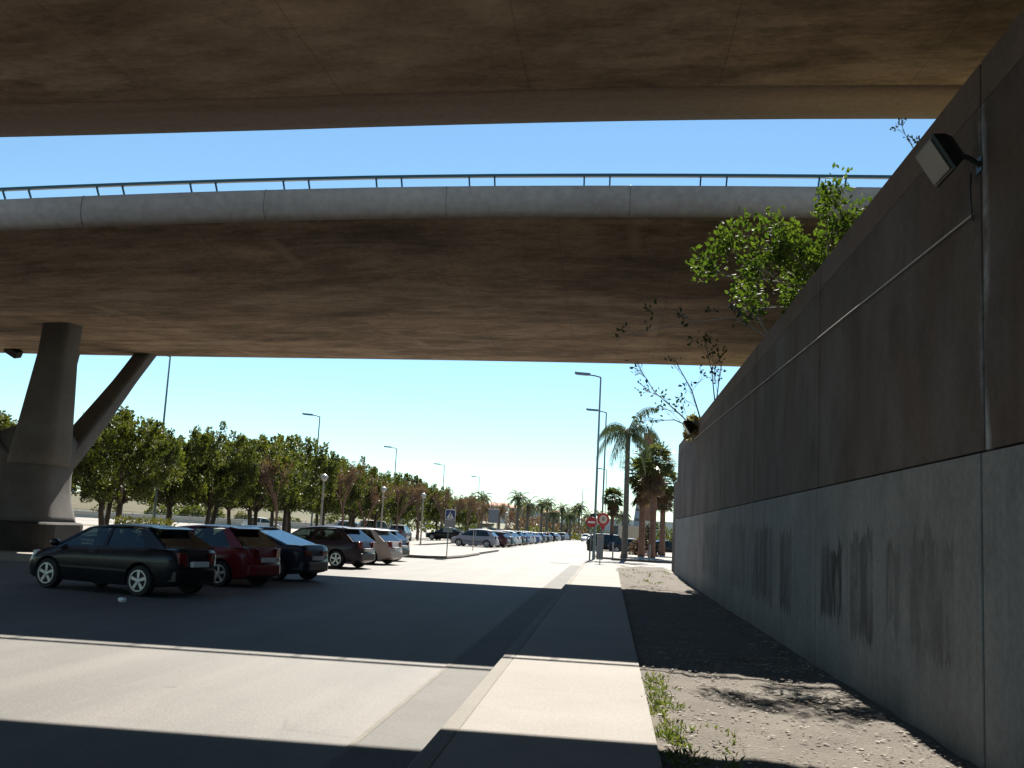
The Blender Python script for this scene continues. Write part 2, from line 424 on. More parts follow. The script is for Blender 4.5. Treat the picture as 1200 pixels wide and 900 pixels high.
so = bpy.data.objects.new('sun', sl); COL.objects.link(so); so.rotation_euler = (-sd).to_track_quat('-Z', 'Y').to_euler()

cam = bpy.data.cameras.new('camera'); co = bpy.data.objects.new('camera', cam); COL.objects.link(co)
cam.sensor_width = 36; cam.lens = 36; cam.clip_end = 6000; cam.clip_start = .05
def cam_matrix():
    # world +Y seen at (713, 626) of the 1200 x 900 frame, verticals tipped 2.2 degrees
    c = Vector(((713 - 600) / 1200, -(626 - 450) / 1200, 1)).normalized()
    u0 = Vector((math.sin(R(2.2)), math.cos(R(2.2)), 0)); up = (u0 - c * u0.dot(c)).normalized()
    x = c.cross(up)
    if x.x < 0: x = -x
    r = Vector((x[0], c[0], up[0])); u = Vector((x[1], c[1], up[1])); f = Vector((x[2], c[2], up[2]))
    return Matrix(((r.x, u.x, -f.x), (r.y, u.y, -f.y), (r.z, u.z, -f.z))).to_4x4()
mw = cam_matrix(); mw.translation = (0, 0, 1.6); co.matrix_world = mw
S.camera = co
S.view_settings.view_transform = 'Standard'; S.view_settings.look = 'None'
S.view_settings.exposure = 1.55; S.view_settings.gamma = 1
S.cycles.max_bounces = 8; S.cycles.use_denoising = True

# ------------------------------------------------------------------ ground
def sheet(name, pts, z, mat, thick=0.0):
    b = MB()
    if thick: b.prism([(x, y, z - thick) for x, y in pts], (0, 0, thick))
    else: b.add([(x, y, z) for x, y in pts], [tuple(range(len(pts)))])
    return tag(fixnormals(b.build(name, mat)) if thick else b.build(name, mat), kind='structure')

sheet('ground', [(-3000, -400), (3000, -400), (3000, 5000), (-3000, 5000)], -.2, M['ground'])
sheet('road', [(-45, -60), (-1.28, -60), (-1.28, 56), (9, 57), (60, 57), (60, 71), (2, 71), (-1.0, 74), (-1.0, 420), (-15.5, 420), (-15.5, 30), (-45, 30)], -.15, M['asphalt'])
sheet('gutter', [(-1.92, -30), (-1.282, -30), (-1.282, 55.8), (-1.92, 55.8)], -.146, M['gutter'])
sheet('gutter_seam', [(-1.97, -30), (-1.921, -30), (-1.921, 55.8), (-1.97, 55.8)], -.144, M['seam'])
b = MB().box((-1.2, 13, -.1), (.155, 86, .2))
tag(b.build('kerb', M['kerb'], bevel=.015), kind='structure')
sheet('sidewalk', [(-1.12, -30), (.42, -30), (.45, 30), (.5, 51), (2.0, 55.9), (-1.12, 55.9)], 0, M['sidewalk'], .2)
# dirt strip: a gently uneven grid that sinks towards the wall
b = MB(); nx, ny = 26, 200
for j in range(ny + 1):
    for i in range(nx + 1):
        x = lerp(.4, 3.1, i / nx); y = lerp(-14, 56, j / ny)
        dip = lerp(.035, .12, i / nx) * (1 if y < 30 else max(.1, 1 - (y - 30) / 20))
        z = -dip + .018 * math.sin(x * 5.1 + y * 2.3) * math.sin(y * 1.7 - x) + random.uniform(-.012, .012)
        b.v.append((x, y, z))
b.f = [(j * (nx + 1) + i, j * (nx + 1) + i + 1, (j + 1) * (nx + 1) + i + 1, (j + 1) * (nx + 1) + i) for j in range(ny) for i in range(nx)]
b.m = [0] * len(b.f)
tag(b.build('dirt_ground', M['dirt'], smooth=True), kind='structure')
# pale plaza with its kerb left of the parked cars; kerbed island; far pavements
sheet('plaza_pavement', [(-90, 30.5), (-15.5, 30.5), (-15.5, 53), (-15.5, 300), (-90, 300)], -.02, M['plaza'], .17)
sheet('traffic_island_pavement', [(-15.4, 53.2), (-9.4, 53.6), (-8.6, 54.6), (-8.3, 58), (-8.3, 79), (-15.4, 80)], -.005, M['plaza'], .18)
b = MB().tube([(-15.4, 53.12, -.07), (-9.4, 53.5, -.07), (-8.53, 54.5, -.07), (-8.22, 58, -.07), (-8.22, 66, -.07)], .085, 6)
tag(b.build('island_kerb', M['kerb']), kind='structure')
sheet('crossing_pavement', [(1.9, 71.2), (60, 71.2), (60, 200), (-.8, 200), (-.8, 74)], -.01, M['plaza'], .16)
sheet('right_pavement', [(2.9, 48.3), (60, 48.3), (60, 56.8), (9, 56.8), (2.9, 55.6)], -.012, M['plaza'], .16)
sheet('lane_strip', [(-90, 118), (-15.6, 118), (-15.6, 124), (-90, 124)], -.014, M['sidewalk'])
sheet('grass_verge', [(-90, 86), (-31, 86), (-31, 92), (-90, 92)], -.014, M['bank'])
# dry bank far left, hill under the far houses, soil behind the retaining wall
def ridge(name, x0, x1, y0, y1, h, mat, n=24, seed=1):
    rnd = random.Random(seed); b = MB(); k = 6
    for i in range(n + 1):
        hh = h * (.8 + .3 * math.sin(i * .9 + seed) * math.sin(i * .37) + rnd.uniform(-.06, .06)) * min(1, .25 + i / 4, .25 + (n - i) / 4)
        for j in range(k + 1):
            t = j / k
            b.v.append((lerp(x0, x1, i / n), lerp(y0, y1, t), -.25 + hh * math.sin(min(1, t * 1.6) * math.pi / 2)))
    b.f = [(i * (k + 1) + j, (i + 1) * (k + 1) + j, (i + 1) * (k + 1) + j + 1, i * (k + 1) + j + 1) for i in range(n) for j in range(k)]
    b.m = [0] * len(b.f)
    return tag(b.build(name, mat, smooth=True), kind='structure')
ridge('grassy_bank', -190, -40, 165, 205, 5.6, M['bank'], seed=3)
ridge('hill', -110, 10, 330, 480, 7.0, M['hill'], seed=5)
ridge('far_hill', -700, 500, 900, 1500, 14, M['hill'], seed=8)
b = MB()
prof = [(3.6, 5.3), (4.6, 5.65), (7, 5.9), (14, 6.2), (70, 6.4)]
ys = [-40 + 4.0 * i for i in range(23)]
for y in ys:
    for x, z in prof: b.v.append((x, y, z + random.uniform(-.12, .12)))
n = len(prof)
b.f = [(i * n + j, i * n + j + 1, (i + 1) * n + j + 1, (i + 1) * n + j) for i in range(len(ys) - 1) for j in range(n - 1)]
e0 = len(b.v); b.v += [(3.6, 48, -.2), (70, 48, -.2)]
b.f += [(e0, e0 + 1, (len(ys) - 1) * n + 4, (len(ys) - 1) * n + 3, (len(ys) - 1) * n + 2, (len(ys) - 1) * n + 1, (len(ys) - 1) * n)]
b.m = [0] * len(b.f)
tag(b.build('embankment', M['soil']), kind='structure')

# ------------------------------------------------------------------ viaduct decks
NEAR = [(-90, (20.0, 8.0)), (-40, (19.8, 7.0)), (-22, (21.4, 8.0)), (-14.6, (22.12, 8.72)), (-11.65, (22.44, 9.04)), (-8.65, (22.74, 9.34)), (-5.6, (22.91, 9.51)), (-2.57, (23.03, 9.63)), (-.31, (23.12, 9.72)), (3.4, (23.21, 9.81)), (5.85, (23.23, 9.83)), (30, (23.3, 9.9)), (60, (23.3, 9.9))]
FAR = [(-90, (39.6, 7.5)), (-25.7, (40.14, 7.74)), (-18.3, (40.29, 7.89)), (-10.1, (40.54, 8.14)), (-2.8, (40.71, 8.31)), (4.7, (40.84, 8.44)), (30, (41.1, 8.5)), (60, (41.2, 8.5))]
EDGE1 = [(-90, (13.5, 7.2)), (-25, (15.6, 7.35)), (-10.9, (16.33, 7.93)), (-6.44, (16.71, 8.31)), (-4.2, (16.92, 8.52)), (-2, (17.11, 8.71)), (1.75, (17.31, 8.91)), (5.4, (17.41, 9.01)), (30, (17.5, 9.05)), (60, (17.5, 9.05))]
def tab2(x, pts): return table(x, [(p[0], p[1][0]) for p in pts]), table(x, [(p[0], p[1][1]) for p in pts])
def smoothed(x, pts):
    a = [tab2(x + d, pts) for d in (-5, -2.5, 0, 2.5, 5)]
    return sum(v[0] for v in a) / 5, sum(v[1] for v in a) / 5
XS = [-90 + 1.5 * i for i in range(101)]

# second deck (far carriageway)
d2 = thing('viaduct_deck', 'far viaduct deck with pale rounded parapet and teal rail, seen beyond the strip of sky', 'viaduct', (0, 0, 0), 0, 'viaduct decks overhead')
sof, par = [], []
for x in XS:
    yn, zn = smoothed(x, NEAR); yf, zf = smoothed(x, FAR)
    zs = lambda t: lerp(zn - .74, zf, t)
    mid = lerp(zn - 1.28, zf, .35)
    sof.append([(x, yn + .3, zn - .05), (x, yn + .22, zn - .70), (x, yn + 1.2, lerp(zn - .8, mid, .2)), (x, yn + 3.2, lerp(zn - .8, mid, .7)), (x, yn + 5.2, mid), (x, yn + 8, lerp(mid, zf, .35) - .02), (x, yf - 4, lerp(mid, zf, .75) - .03), (x, yf - .2, zf), (x, yf, zf + .05), (x, yf + .25, zf + 1.4), (x, yf - .1, zf + 1.45), (x, yf - .2, zf + .7), (x, yn + .6, zn - .5)])
    par.append([(x, yn + .32, zn - .001), (x, yn + .12, zn), (x, yn + .035, zn - .03), (x, yn, zn - .12), (x, yn - .02, zn - .3), (x, yn + .0, zn - .47), (x, yn + .07, zn - .62), (x, yn + .17, zn - .715), (x, yn + .26, zn - .735), (x, yn + .34, zn - .66)])
b = MB().loft(sof); deck = fixnormals(b.build('deck_slab', M['soffit'], d2))
b = MB().loft(par); pr = fixnormals(b.build('parapet', M['parapet'], d2, smooth=True))
jb = MB()       # thin dark joints in the parapet, every 4.3 m
x = -60.0
while x < 40:
    yn, zn = smoothed(x, NEAR)
    jb.prism([(x, yn + .1, zn + .004), (x, yn + .03, zn - .025), (x, yn - .006, zn - .12), (x, yn - .026, zn - .3), (x, yn - .006, zn - .47), (x, yn + .064, zn - .625), (x, yn + .16, zn - .72), (x, yn + .2, zn - .4)], (.009, 0, 0))
    x += 4.3
tag(jb.build('parapet_joint', M['trim'], pr), kind='stuff')
rb = MB(); ring = []
for x in XS:
    yn, zn = smoothed(x, NEAR)
    ring.append([(x, yn - .1, zn + .215), (x, yn + .0, zn + .225), (x, yn + .0, zn + .15), (x, yn - .1, zn + .145)])
rl = fixnormals(rb.loft(ring).build('railing', M['rail'], d2))
x = -47.6; k = 0
while x < 12:
    for dx in (0, .6):
        yn, zn = smoothed(x + dx, NEAR)
        MB().prism([(x + dx, yn + .12, zn - .01), (x + dx + .035, yn + .12, zn - .01), (x + dx + .035, yn - .04, zn + .18), (x + dx, yn - .04, zn + .18)], (0, .05, 0)).build('railing_post', M['rail'], rl)
    x += 2.2 if x < -4 else 2.7

# first deck (straight overhead)
d1 = thing('viaduct_deck', 'nearest viaduct deck, a dark stained concrete underside across the top of the view', 'viaduct', (0, 0, 0), 0, 'viaduct decks overhead')
sof, lip = [], []
for x in XS:
    ye, ze = smoothed(x, EDGE1)
    sof.append([(x, ye - .42, ze + .5), (x, ye - 1.36, ze - .15), (x, ye - 2, ze - .3), (x, ye - 4.5, ze - .5), (x, ye - 9, ze - .62), (x, ye - 13, ze - .5), (x, ye - 16.5, ze - .15), (x, ye - 17.4, ze), (x, ye - 17.5, ze + 1.4), (x, ye - 17.2, ze + 1.4), (x, ye - 17.0, ze + .7), (x, ye - .7, ze + .7)])
    lip.append([(x, ye - 2.0, ze - .303), (x, ye - 1.35, ze - .235), (x, ye - .7, ze - .16), (x, ye - .12, ze - .06), (x, ye + .0, ze + .02), (x, ye + .1, ze + .2), (x, ye + .12, ze + .5), (x, ye + .06, ze + .72), (x, ye - .1, ze + .8), (x, ye - .38, ze + .8)])
fixnormals(MB().loft(sof).build('deck_slab', M['soffit'], d1))
fixnormals(MB().loft(lip).build('parapet', M['lip'], d1, smooth=True))

# pier with four raking struts
pr = thing('viaduct_pier', 'branching concrete pier under the far deck behind the black car', 'pier', (-20.75, 35.4, 0))
def rrect(cx, cy, z, hx, hy, r=.3, n=5, ax=0):
    pts = []
    for (sx, sy, a0) in ((1, 1, 0), (-1, 1, 90), (-1, -1, 180), (1, -1, 270)):
        for i in range(n):
            a = R(a0 + 90 * i / (n - 1))
            pts.append((cx + sx * (hx - r) + r * math.cos(a), cy + sy * (hy - r) + r * math.sin(a), z))
    return pts
rings = []
for z, h in ((.9, 1.32), (1.2, 1.24), (1.7, 1.12), (2.2, 1.05), (2.7, 1.03), (3.2, 1.08), (3.6, 1.13), (3.9, 1.12), (4.2, .95), (4.4, .6)):
    rings.append(rrect(0, 0, z, h, h * 1.15, .62 * h, 7))
ft = fixnormals(MB().loft(rings).build('pier_foot', M['pier'], pr, smooth=True))
rings = [rrect(0, 0, z, h, h * 1.12, .55 * h, 7) for z, h in ((-.3, 1.5), (.92, 1.5), (.98, 1.45), (1.0, 1.3))]
fixnormals(MB().loft(rings).build('plinth', M['plinth'], pr))
for (tx, ty, tz, sx, sy, w0, w1) in ((2.55, -3.6, 8.5, 1, -1, .85, .5), (1.8, 4.5, 8.3, 1, 1, .54, .35), (-4.8, -3.6, 8.35, -1, -1, .55, .4), (-1.7, 4.1, 8.2, -1, 1, .8, .5)):
    rings = []
    for i in range(13):
        t = i / 12
        e = t ** .95
        hx = lerp(w0, w1, min(1, t * 1.5)); hy = lerp(w0 + .05, w1 + .04, min(1, t * 1.4))
        rings.append(rrect(lerp(.45 * sx, tx, e), lerp(.55 * sy, ty, e), lerp(3.0, tz, t), hx, hy, hx * .45, 6))
    fixnormals(MB().loft(rings).build('strut', M['pier'], pr, smooth=True))

# ------------------------------------------------------------------ retaining wall
WX, TOP, JZ = 3.05, 5.86, 2.43
rw = thing('retaining_wall', 'tall retaining wall, brown stained above and grey painted-over concrete below, right of the dirt strip', 'wall', (0, 0, 0))
joints = [-25.3, -18.5, -11.65, -4.8, 2.0, 8.83, 15.66, 22.5, 29.3, 36.1, 42.9, 48]
low, up, cp = MB(), MB(), MB()
for a, c in zip(joints, joints[1:]):
    g = .022
    low.box((WX + .25, (a + c) / 2, (JZ - .3) / 2), (.5, c - a - 2 * g, JZ + .3))
    up.box((WX + .03 + .25, (a + c) / 2, (JZ + .02 + 5.465) / 2), (.5, c - a - 2 * g, 5.465 - JZ - .02))
    cp.prism([(WX + .035, a + g, 5.47), (WX + .038, a + g, TOP), (WX + .6, a + g, TOP), (WX + .6, a + g, 5.47)], (0, c - a - 2 * g, 0))
low.build('lower_panel', M['wall_low'], rw, bevel=.012)
up.build('upper_panel', M['wall_up'], rw, bevel=.012)
fixnormals(cp.build('coping', M['coping'], rw))
MB().box((WX + .32, 11.3, 2.7), (.45, 73.2, 5.9)).build('backing', M['darkcable'], rw)
# a lower return beyond its end
b = MB().box((WX + 1.2, 50.0, 2.1), (2.2, 3.4, 4.4))
tag(b.build('end_wall', M['wall_up'], bevel=.02), 'short lower concrete wall continuing past the far end of the tall wall', 'wall')
# conduit along the upper part
b = MB().tube([(WX - .0, 8.95, 4.52), (WX - .005, 14, 4.66), (WX - .005, 22, 4.87), (WX - .005, 30, 5.08), (WX - .005, 38.5, 5.27)], .009, 6)
cn = b.build('conduit', M['cable']); tag(cn, 'thin pale conduit running along the upper part of the tall wall', 'conduit')

def floodlight(name, loc, s, label):
    t = thing(name, label, 'floodlight', loc, 0, 'floodlights on the tall wall')
    r3 = Matrix(((0, -.53, .848), (1, 0, 0), (0, .848, .53)))      # glass looks out from the wall and down
    h = MB()       # housing: tapered box, opening at local -Z end
    rings = []
    for z, hx, hy in ((0, .27, .2), (.03, .28, .21), (.05, .27, .2), (.16, .22, .16), (.24, .14, .11), (.27, .07, .06)):
        rings.append([r3 @ Vector(p) * s for p in ((-hx, -hy, z), (hx, -hy, z), (hx, hy, z), (-hx, hy, z))])
    fixnormals(h.loft(rings).build('housing', M['black'], t))
    g = MB(); g.box((0, 0, 0), (.49, .35, .012))
    g.v = [tuple(r3 @ (Vector(p) + Vector((0, 0, -.008))) * s) for p in g.v]
    g.build('glass', M['lens'], t)
    back = Vector((WX + .03 - loc[0], 0, -.02))
    c0 = r3 @ Vector((0, 0, .2)) * s
    MB().tube([c0, lerp(c0, back, .6) + Vector((0, 0, .02)), back], .028 * s, 6).build('bracket', M['black'], t)
    MB().box(back, (.02, .16 * s, .16 * s)).build('base_plate', M['black'], t)
    return t
floodlight('floodlight', (2.69, 8.85, 4.95), .86, 'large black floodlight with a grey glass face, high on the near end of the wall')
floodlight('floodlight', (2.66, 37.5, 5.55), 1.25, 'small distant floodlight at the far end of the wall top')
b = MB().tube([(WX + .0, 8.98, 4.9), (WX - .03, 8.92, 4.75), (WX - .05, 8.85, 4.6), (WX - .02, 8.9, 4.45), (WX + .01, 9.0, 4.5)], .01, 5)
tag(b.build('lamp_cable', M['darkcable']), 'loose dark cable hanging below the near floodlight', 'cable')
t = thing('floodlight', 'dark floodlight under the far deck beside the pier top', 'floodlight', (-24.0, 38.4, 7.6), 0, 'floodlights under the viaduct')
MB().box((0, 0, 0), (.6, .4, .3), mat=Euler((.3, .5, 0)).to_matrix()).build('housing', M['black'], t, bevel=.03)
MB().tube([(0, 0, .1), (.1, .1, .45)], .04, 6).build('bracket', M['black'], t)

# ------------------------------------------------------------------ vegetation
def leaf(b, c, d, size, asp=.5, rnd=random):
    """one folded leaf at c pointing along d"""
    d = d.normalized()
    side = d.cross(Vector((rnd.uniform(-1, 1), rnd.uniform(-1, 1), rnd.uniform(-1, 1)))).normalized() * size * asp * .5
    nrm = d.cross(side).normalized() * size * .12
    k = len(b.v)
    b.v += [tuple(c), tuple(c + d * size * .5 + side + nrm), tuple(c + d * size), tuple(c + d * size * .5 - side + nrm)]
    b.f.append((k, k + 1, k + 2, k + 3)); b.m.append(0)

def rvec(rnd):
    while True:
        p = Vector((rnd.uniform(-1, 1), rnd.uniform(-1, 1), rnd.uniform(-1, 1)))
        if .01 < p.length < 1: return p

def make_tree(seed, H=6.2, rad=2.4, base=2.0, clumps=150, per=130, lm='leaf', bm='bark', size=.175):
    """evergreen street tree: trunk with limbs, crown of upright leafy tufts"""
    rnd = random.Random(seed)
    root = thing('green_tree', None, 'tree')
    b = MB(); top = Vector((rnd.uniform(-.2, .2), rnd.uniform(-.2, .2), base))
    b.tube([(0, 0, -.1), (.02, .03, .6), (top.x * .6, top.y * .6, base * .65), top], [.19, .15, .13, .12], 8)
    ends = []
    for k in range(5):
        a = k * 1.26 + rnd.uniform(-.4, .4); l = rnd.uniform(.5, .8) * rad
        e = top + Vector((math.cos(a) * l, math.sin(a) * l, rnd.uniform(1.0, 2.0)))
        m = top.lerp(e, .5) + Vector((0, 0, -.18))
        b.tube([top + Vector((0, 0, -.25)), m, e], [.09, .06, .025], 6)
        ends.append(e)
    b.tube([top, top + Vector((.1, 0, (H - base) * .6))], [.1, .03], 6)
    b.build('trunk', M[bm], root, smooth=True)
    b = MB(); cz = (H + base) / 2 - .1; rz = (H - base) / 2
    for i in range(clumps):
        p = rvec(rnd); p = p.normalized() * (p.length ** .45)
        lob = 1 + .22 * math.sin(p.x * 4 + seed) * math.cos(p.y * 3.1 + seed * 2)
        c = Vector((p.x * rad * lob, p.y * rad * lob, cz + p.z * rz * (1 + .1 * math.sin(seed + i))))
        if c.z < base + .05: c.z = base + .05 + rnd.uniform(0, .4)
        lean = Vector((p.x * .5, p.y * .5, 1)).normalized()
        hgt = rnd.uniform(.5, 1.0)
        for j in range(per):
            t = rnd.random(); r = .34 * (1 - t * .75)
            o = rvec(rnd); o.z *= .5
            q = c + lean * (t * hgt - .25) + o * r
            leaf(b, q, o.normalized() * .8 + lean * .7, size * rnd.uniform(.6, 1.1), .55, rnd)
    b.build('crown', M[lm], root)
    return root

def grow(b, p, d, l, r, depth, rnd, tips, spread=.55, up=.12, n=3):
    q = p + d * l
    m = p.lerp(q, .5) + rvec(rnd) * l * .07
    b.tube([p, m, q], [r, r * .82, r * .64], 5 if depth > 1 else 3)
    if depth == 0:
        tips.append((q, d)); return
    for k in range(n if depth > 1 else n + 1):
        nd = (d + rvec(rnd) * spread + Vector((0, 0, up))).normalized()
        grow(b, p.lerp(q, rnd.uniform(.55, 1)), nd, l * rnd.uniform(.62, .82), r * .6, depth - 1, rnd, tips, spread, up, n)

def make_bare(seed, H=4.5, mat='redbark', leaves=7, lm='redleaf', name='bare_tree', n=3, spread=.62):
    rnd = random.Random(seed); root = thing(name, None, 'tree')
    b = MB(); tips = []
    grow(b, Vector((0, 0, -.1)), Vector((rnd.uniform(-.05, .05), 0, 1)).normalized(), H * .36, .09, 4, rnd, tips, spread, .1, n)
    b.build('trunk', M[mat], root)
    c = MB()
    for q, d in tips:
        for k in range(leaves):
            leaf(c, q + rvec(rnd) * .22, d + rvec(rnd), rnd.uniform(.1, .2), .35, rnd)
    if leaves: c.build('crown', M[lm], root)
    return root

def frond(b, base, az, el, L, droop, rnd, n=20, leaflet=.5, width=.035, hang=.4, twist=1):
    """a pinnate frond: arching midrib with leaflets both sides"""
    p = Vector(base); d = Vector((math.cos(az) * math.cos(el), math.sin(az) * math.cos(el), math.sin(el)))
    pts = [p.copy()]; step = L / n
    for i in range(n):
        d = (d + Vector((0, 0, -droop / n * (1 + i * .06)))).normalized()
        p = p + d * step; pts.append(p.copy())
    b.tube(pts[::3] + [pts[-1]], [.03 * (1 - .8 * i / (len(pts[::3]))) for i in range(len(pts[::3]) + 1)], 3)
    for i in range(2, n):
        t = i / n
        dd = (pts[i + 1] - pts[i]).normalized() if i + 1 < len(pts) else d
        side = dd.cross(Vector((0, 0, 1)))
        side = side.normalized() if side.length > .05 else Vector((1, 0, 0))
        ll = leaflet * (math.sin(math.pi * (.12 + .85 * t)) ** .6) * rnd.uniform(.8, 1.1)
        for sg in (-1, 1):
            for rep in (0, .5):
                q = pts[i].lerp(pts[min(i + 1, n)], rep)
                ld = (side * sg + dd * .55 + Vector((0, 0, -hang * rnd.uniform(.5, 1.4)))).normalized()
                e = q + ld * ll + Vector((0, 0, -hang * .35 * ll)); m = q + ld * ll * .5
                wv = dd * width; k = len(b.v)
                b.v += [tuple(q), tuple(m + wv), tuple(e), tuple(m - wv)]
                b.f.append((k, k + 1, k + 2, k + 3)); b.m.append(0)

def make_palm(name, H, nf, L, droop, seed, tr=.16, leaflet=.5, hang=.4, el0=.9, el1=-.5, trunk='palmbark', lm='palmleaf', width=.035):
    rnd = random.Random(seed); root = thing(name, None, 'palm')
    b = MB()
    b.tube([(0, 0, -.1), (.03, .0, .4), (.05, .02, H * .4), (.02, .03, H * .75), (0, 0, H)], [tr * 1.5, tr * 1.15, tr, tr * .9, tr * .85], 9)
    b.tube([(0, 0, H - .15), (0, 0, H + .35)], [tr * 1.15, tr * .5], 7)
    b.build('trunk', M[trunk], root, smooth=True)
    b = MB()
    for k in range(nf):
        a = k * 2.399963 + rnd.uniform(-.2, .2)
        frond(b, (0, 0, H + .2), a, lerp(el0, el1, k / nf) + rnd.uniform(-.15, .15), L * rnd.uniform(.85, 1.1), droop * rnd.uniform(.8, 1.2), rnd, leaflet=leaflet, hang=hang, width=width)
    b.build('crown', M[lm], root)
    return root

def fan(b, c, d, r, rnd, n=13):
    """one fan leaf: pleated blades spread from c about direction d"""
    d = d.normalized()
    up = Vector((rnd.uniform(-.3, .3), rnd.uniform(-.3, .3), 1)); s = d.cross(up).normalized(); u = s.cross(d)
    for k in range(n):
        a = lerp(-1.75, 1.75, k / (n - 1))
        v = d * math.cos(a) + s * math.sin(a); e = c + (v * r * rnd.uniform(.85, 1.05)) + Vector((0, 0, -.22 * r * rnd.random()))
        a2 = .14
        m1 = c + (d * math.cos(a - a2) + s * math.sin(a - a2)) * r * .62 + u * .03 * r
        m2 = c + (d * math.cos(a + a2) + s * math.sin(a + a2)) * r * .62 - u * .03 * r
        i = len(b.v); b.v += [tuple(c), tuple(m1), tuple(e), tuple(m2)]
        b.f.append((i, i + 1, i + 2, i + 3)); b.m.append(0)

def make_fan_palm(H, seed, nl=46, r=.95, tr=.24, skirt=60, trunk='redpalmbark', pet=1.1):
    rnd = random.Random(seed); root = thing('fan_palm', None, 'palm')
    b = MB(); b.tube([(0, 0, -.1), (0, 0, .5), (.04, .02, H * .6), (0, 0, H)], [tr * 1.3, tr * 1.1, tr, tr * .95], 10)
    b.build('trunk', M[trunk], root, smooth=True)
    b = MB()
    for k in range(nl):
        a = k * 2.39996; el = lerp(1.2, -.75, (k + .5) / nl)
        d = Vector((math.cos(a) * math.cos(el), math.sin(a) * math.cos(el), math.sin(el)))
        c = Vector((0, 0, H + .1)) + d * pet * rnd.uniform(.7, 1.1)
        b.tube([(0, 0, H), c], [.03, .015], 3)
        fan(b, c, (d + Vector((0, 0, -.2))).normalized(), r * rnd.uniform(.8, 1.1), rnd)
    b.build('crown', M['fanleaf'], root)
    if skirt:
        b = MB()
        for k in range(skirt):
            a = rnd.uniform(0, 6.28); z = H - rnd.uniform(.1, 1.9)
            d = Vector((math.cos(a), math.sin(a), rnd.uniform(-1.6, -.7))).normalized()
            c = Vector((math.cos(a) * tr, math.sin(a) * tr, z)) + d * .45
            b.tube([(math.cos(a) * tr * .8, math.sin(a) * tr * .8, z), c], [.025, .012], 3)
            fan(b, c, d, r * .7, rnd, 9)
        b.build('dead_skirt', M['deadleaf'], root)
    return root

def place(o, x, y, z=0, s=1, rz=0, label=None, group=None, sz=None):
    o.location = (x, y, z); o.scale = (s, s, sz or s); o.rotation_euler = (0, 0, rz)
    if label: o['label'] = label
    if group: o['group'] = group
    return o

class Stock:
    """hands out the first build of a kind, then copies"""
    def __init__(s, protos): s.p = protos; s.used = [False] * len(protos); s.i = 0
    def get(s, k=None):
        k = s.i % len(s.p) if k is None else k; s.i += 1
        if not s.used[k]: s.used[k] = True; return s.p[k]
        return dup(s.p[k])

ORD = ['first', 'second', 'third', 'fourth', 'fifth', 'sixth', 'seventh', 'eighth', 'ninth', 'tenth', 'eleventh', 'twelfth', 'thirteenth', 'fourteenth', 'fifteenth', 'sixteenth']
trees = Stock([make_tree(11, 5.4, 2.6, 2.0), make_tree(23, 5.7, 2.4, 2.1), make_tree(37, 5.2, 2.75, 1.9), make_tree(58, 5.9, 2.5, 2.0)])
rnd = random.Random(5)
row1 = [(-21.9, 44.5, 1.0), (-21.6, 54, .98), (-21.4, 60.5, 1.08), (-21.6, 67.5, 1.14), (-21.2, 75, 1.05), (-21.5, 84, 1.12), (-21.3, 93, 1.1), (-21.4, 103, 1.05), (-21.2, 114, 1.1), (-21.0, 126, 1.0), (-21.0, 140, 1.0), (-21.2, 156, 1.0)]
for i, (x, y, s) in enumerate(row1):
    place(trees.get(), x, y, -.02, s, rnd.uniform(0, 6), ORD[i] + ' dense green tree from the pier, in the front row behind the parked cars', 'green trees in the front row behind the cars', s * rnd.uniform(.97, 1.06))
row2 = [(-31, 50, 1.05), (-29, 57.5, 1.05), (-29.5, 67, 1.1), (-29, 77, 1.1), (-29.3, 88, 1.15), (-29, 101, 1.15), (-29, 116, 1.1)]
for i, (x, y, s) in enumerate(row2):
    place(trees.get(), x, y, -.02, s, rnd.uniform(0, 6), ORD[i] + ' green tree from the pier, half hidden in the back row', 'green trees in the back row', s)
row3 = [(-25.2, 49.5, 1.05), (-25, 57, 1.05), (-25.3, 64, 1.1), (-25, 71.5, 1.12), (-25.2, 80, 1.1), (-25, 89, 1.12), (-25.1, 99, 1.1), (-25, 109, 1.1), (-25, 121, 1.08)]
for i, (x, y, s) in enumerate(row3):
    place(trees.get(), x, y, -.02, s, rnd.uniform(0, 6), ORD[i] + ' green tree from the pier in the middle row, filling a gap between front crowns', 'green trees in the middle row', s)
place(trees.get(1), -30.0, 46.5, -.02, .98, 1.0, 'dark green tree behind the left side of the viaduct pier, at the photo edge', 'green trees in the back row')
bares = Stock([make_bare(3), make_bare(8, 4.6), make_bare(15, 4.3)])
bare_xy = [(-19.2, 58.5, .95), (-18.8, 72, 1.0), (-18.9, 79, .95), (-18.6, 90, 1.0), (-18.7, 101, 1.0), (-18.3, 112, 1.05), (-18.5, 121, 1.0), (-18.0, 131, 1.05), (-17.8, 141, 1.0), (-17.8, 152, 1.05), (-17.5, 164, 1.0), (-17.5, 178, 1.0), (-17.2, 193, 1.0), (-17.0, 210, 1.05)]
for i, (x, y, s) in enumerate(bare_xy):
    place(bares.get(), x, y, -.02, s * 1.25, rnd.uniform(0, 6), ORD[i] + ' reddish bare tree from the pier, in front of the green row', 'reddish bare trees along the car park')
tall = make_bare(31, 9.5, 'greybark', 0, name='leafless_tree', n=3, spread=.4)
place(tall, -28, 158, 0, 1, .3, 'tall pale leafless tree rising above the far end of the tree rows, the wider one', 'tall leafless trees')
place(dup(tall), -32.5, 160, 0, .85, 2.3, 'smaller pale leafless tree just left of the wider leafless one', 'tall leafless trees')

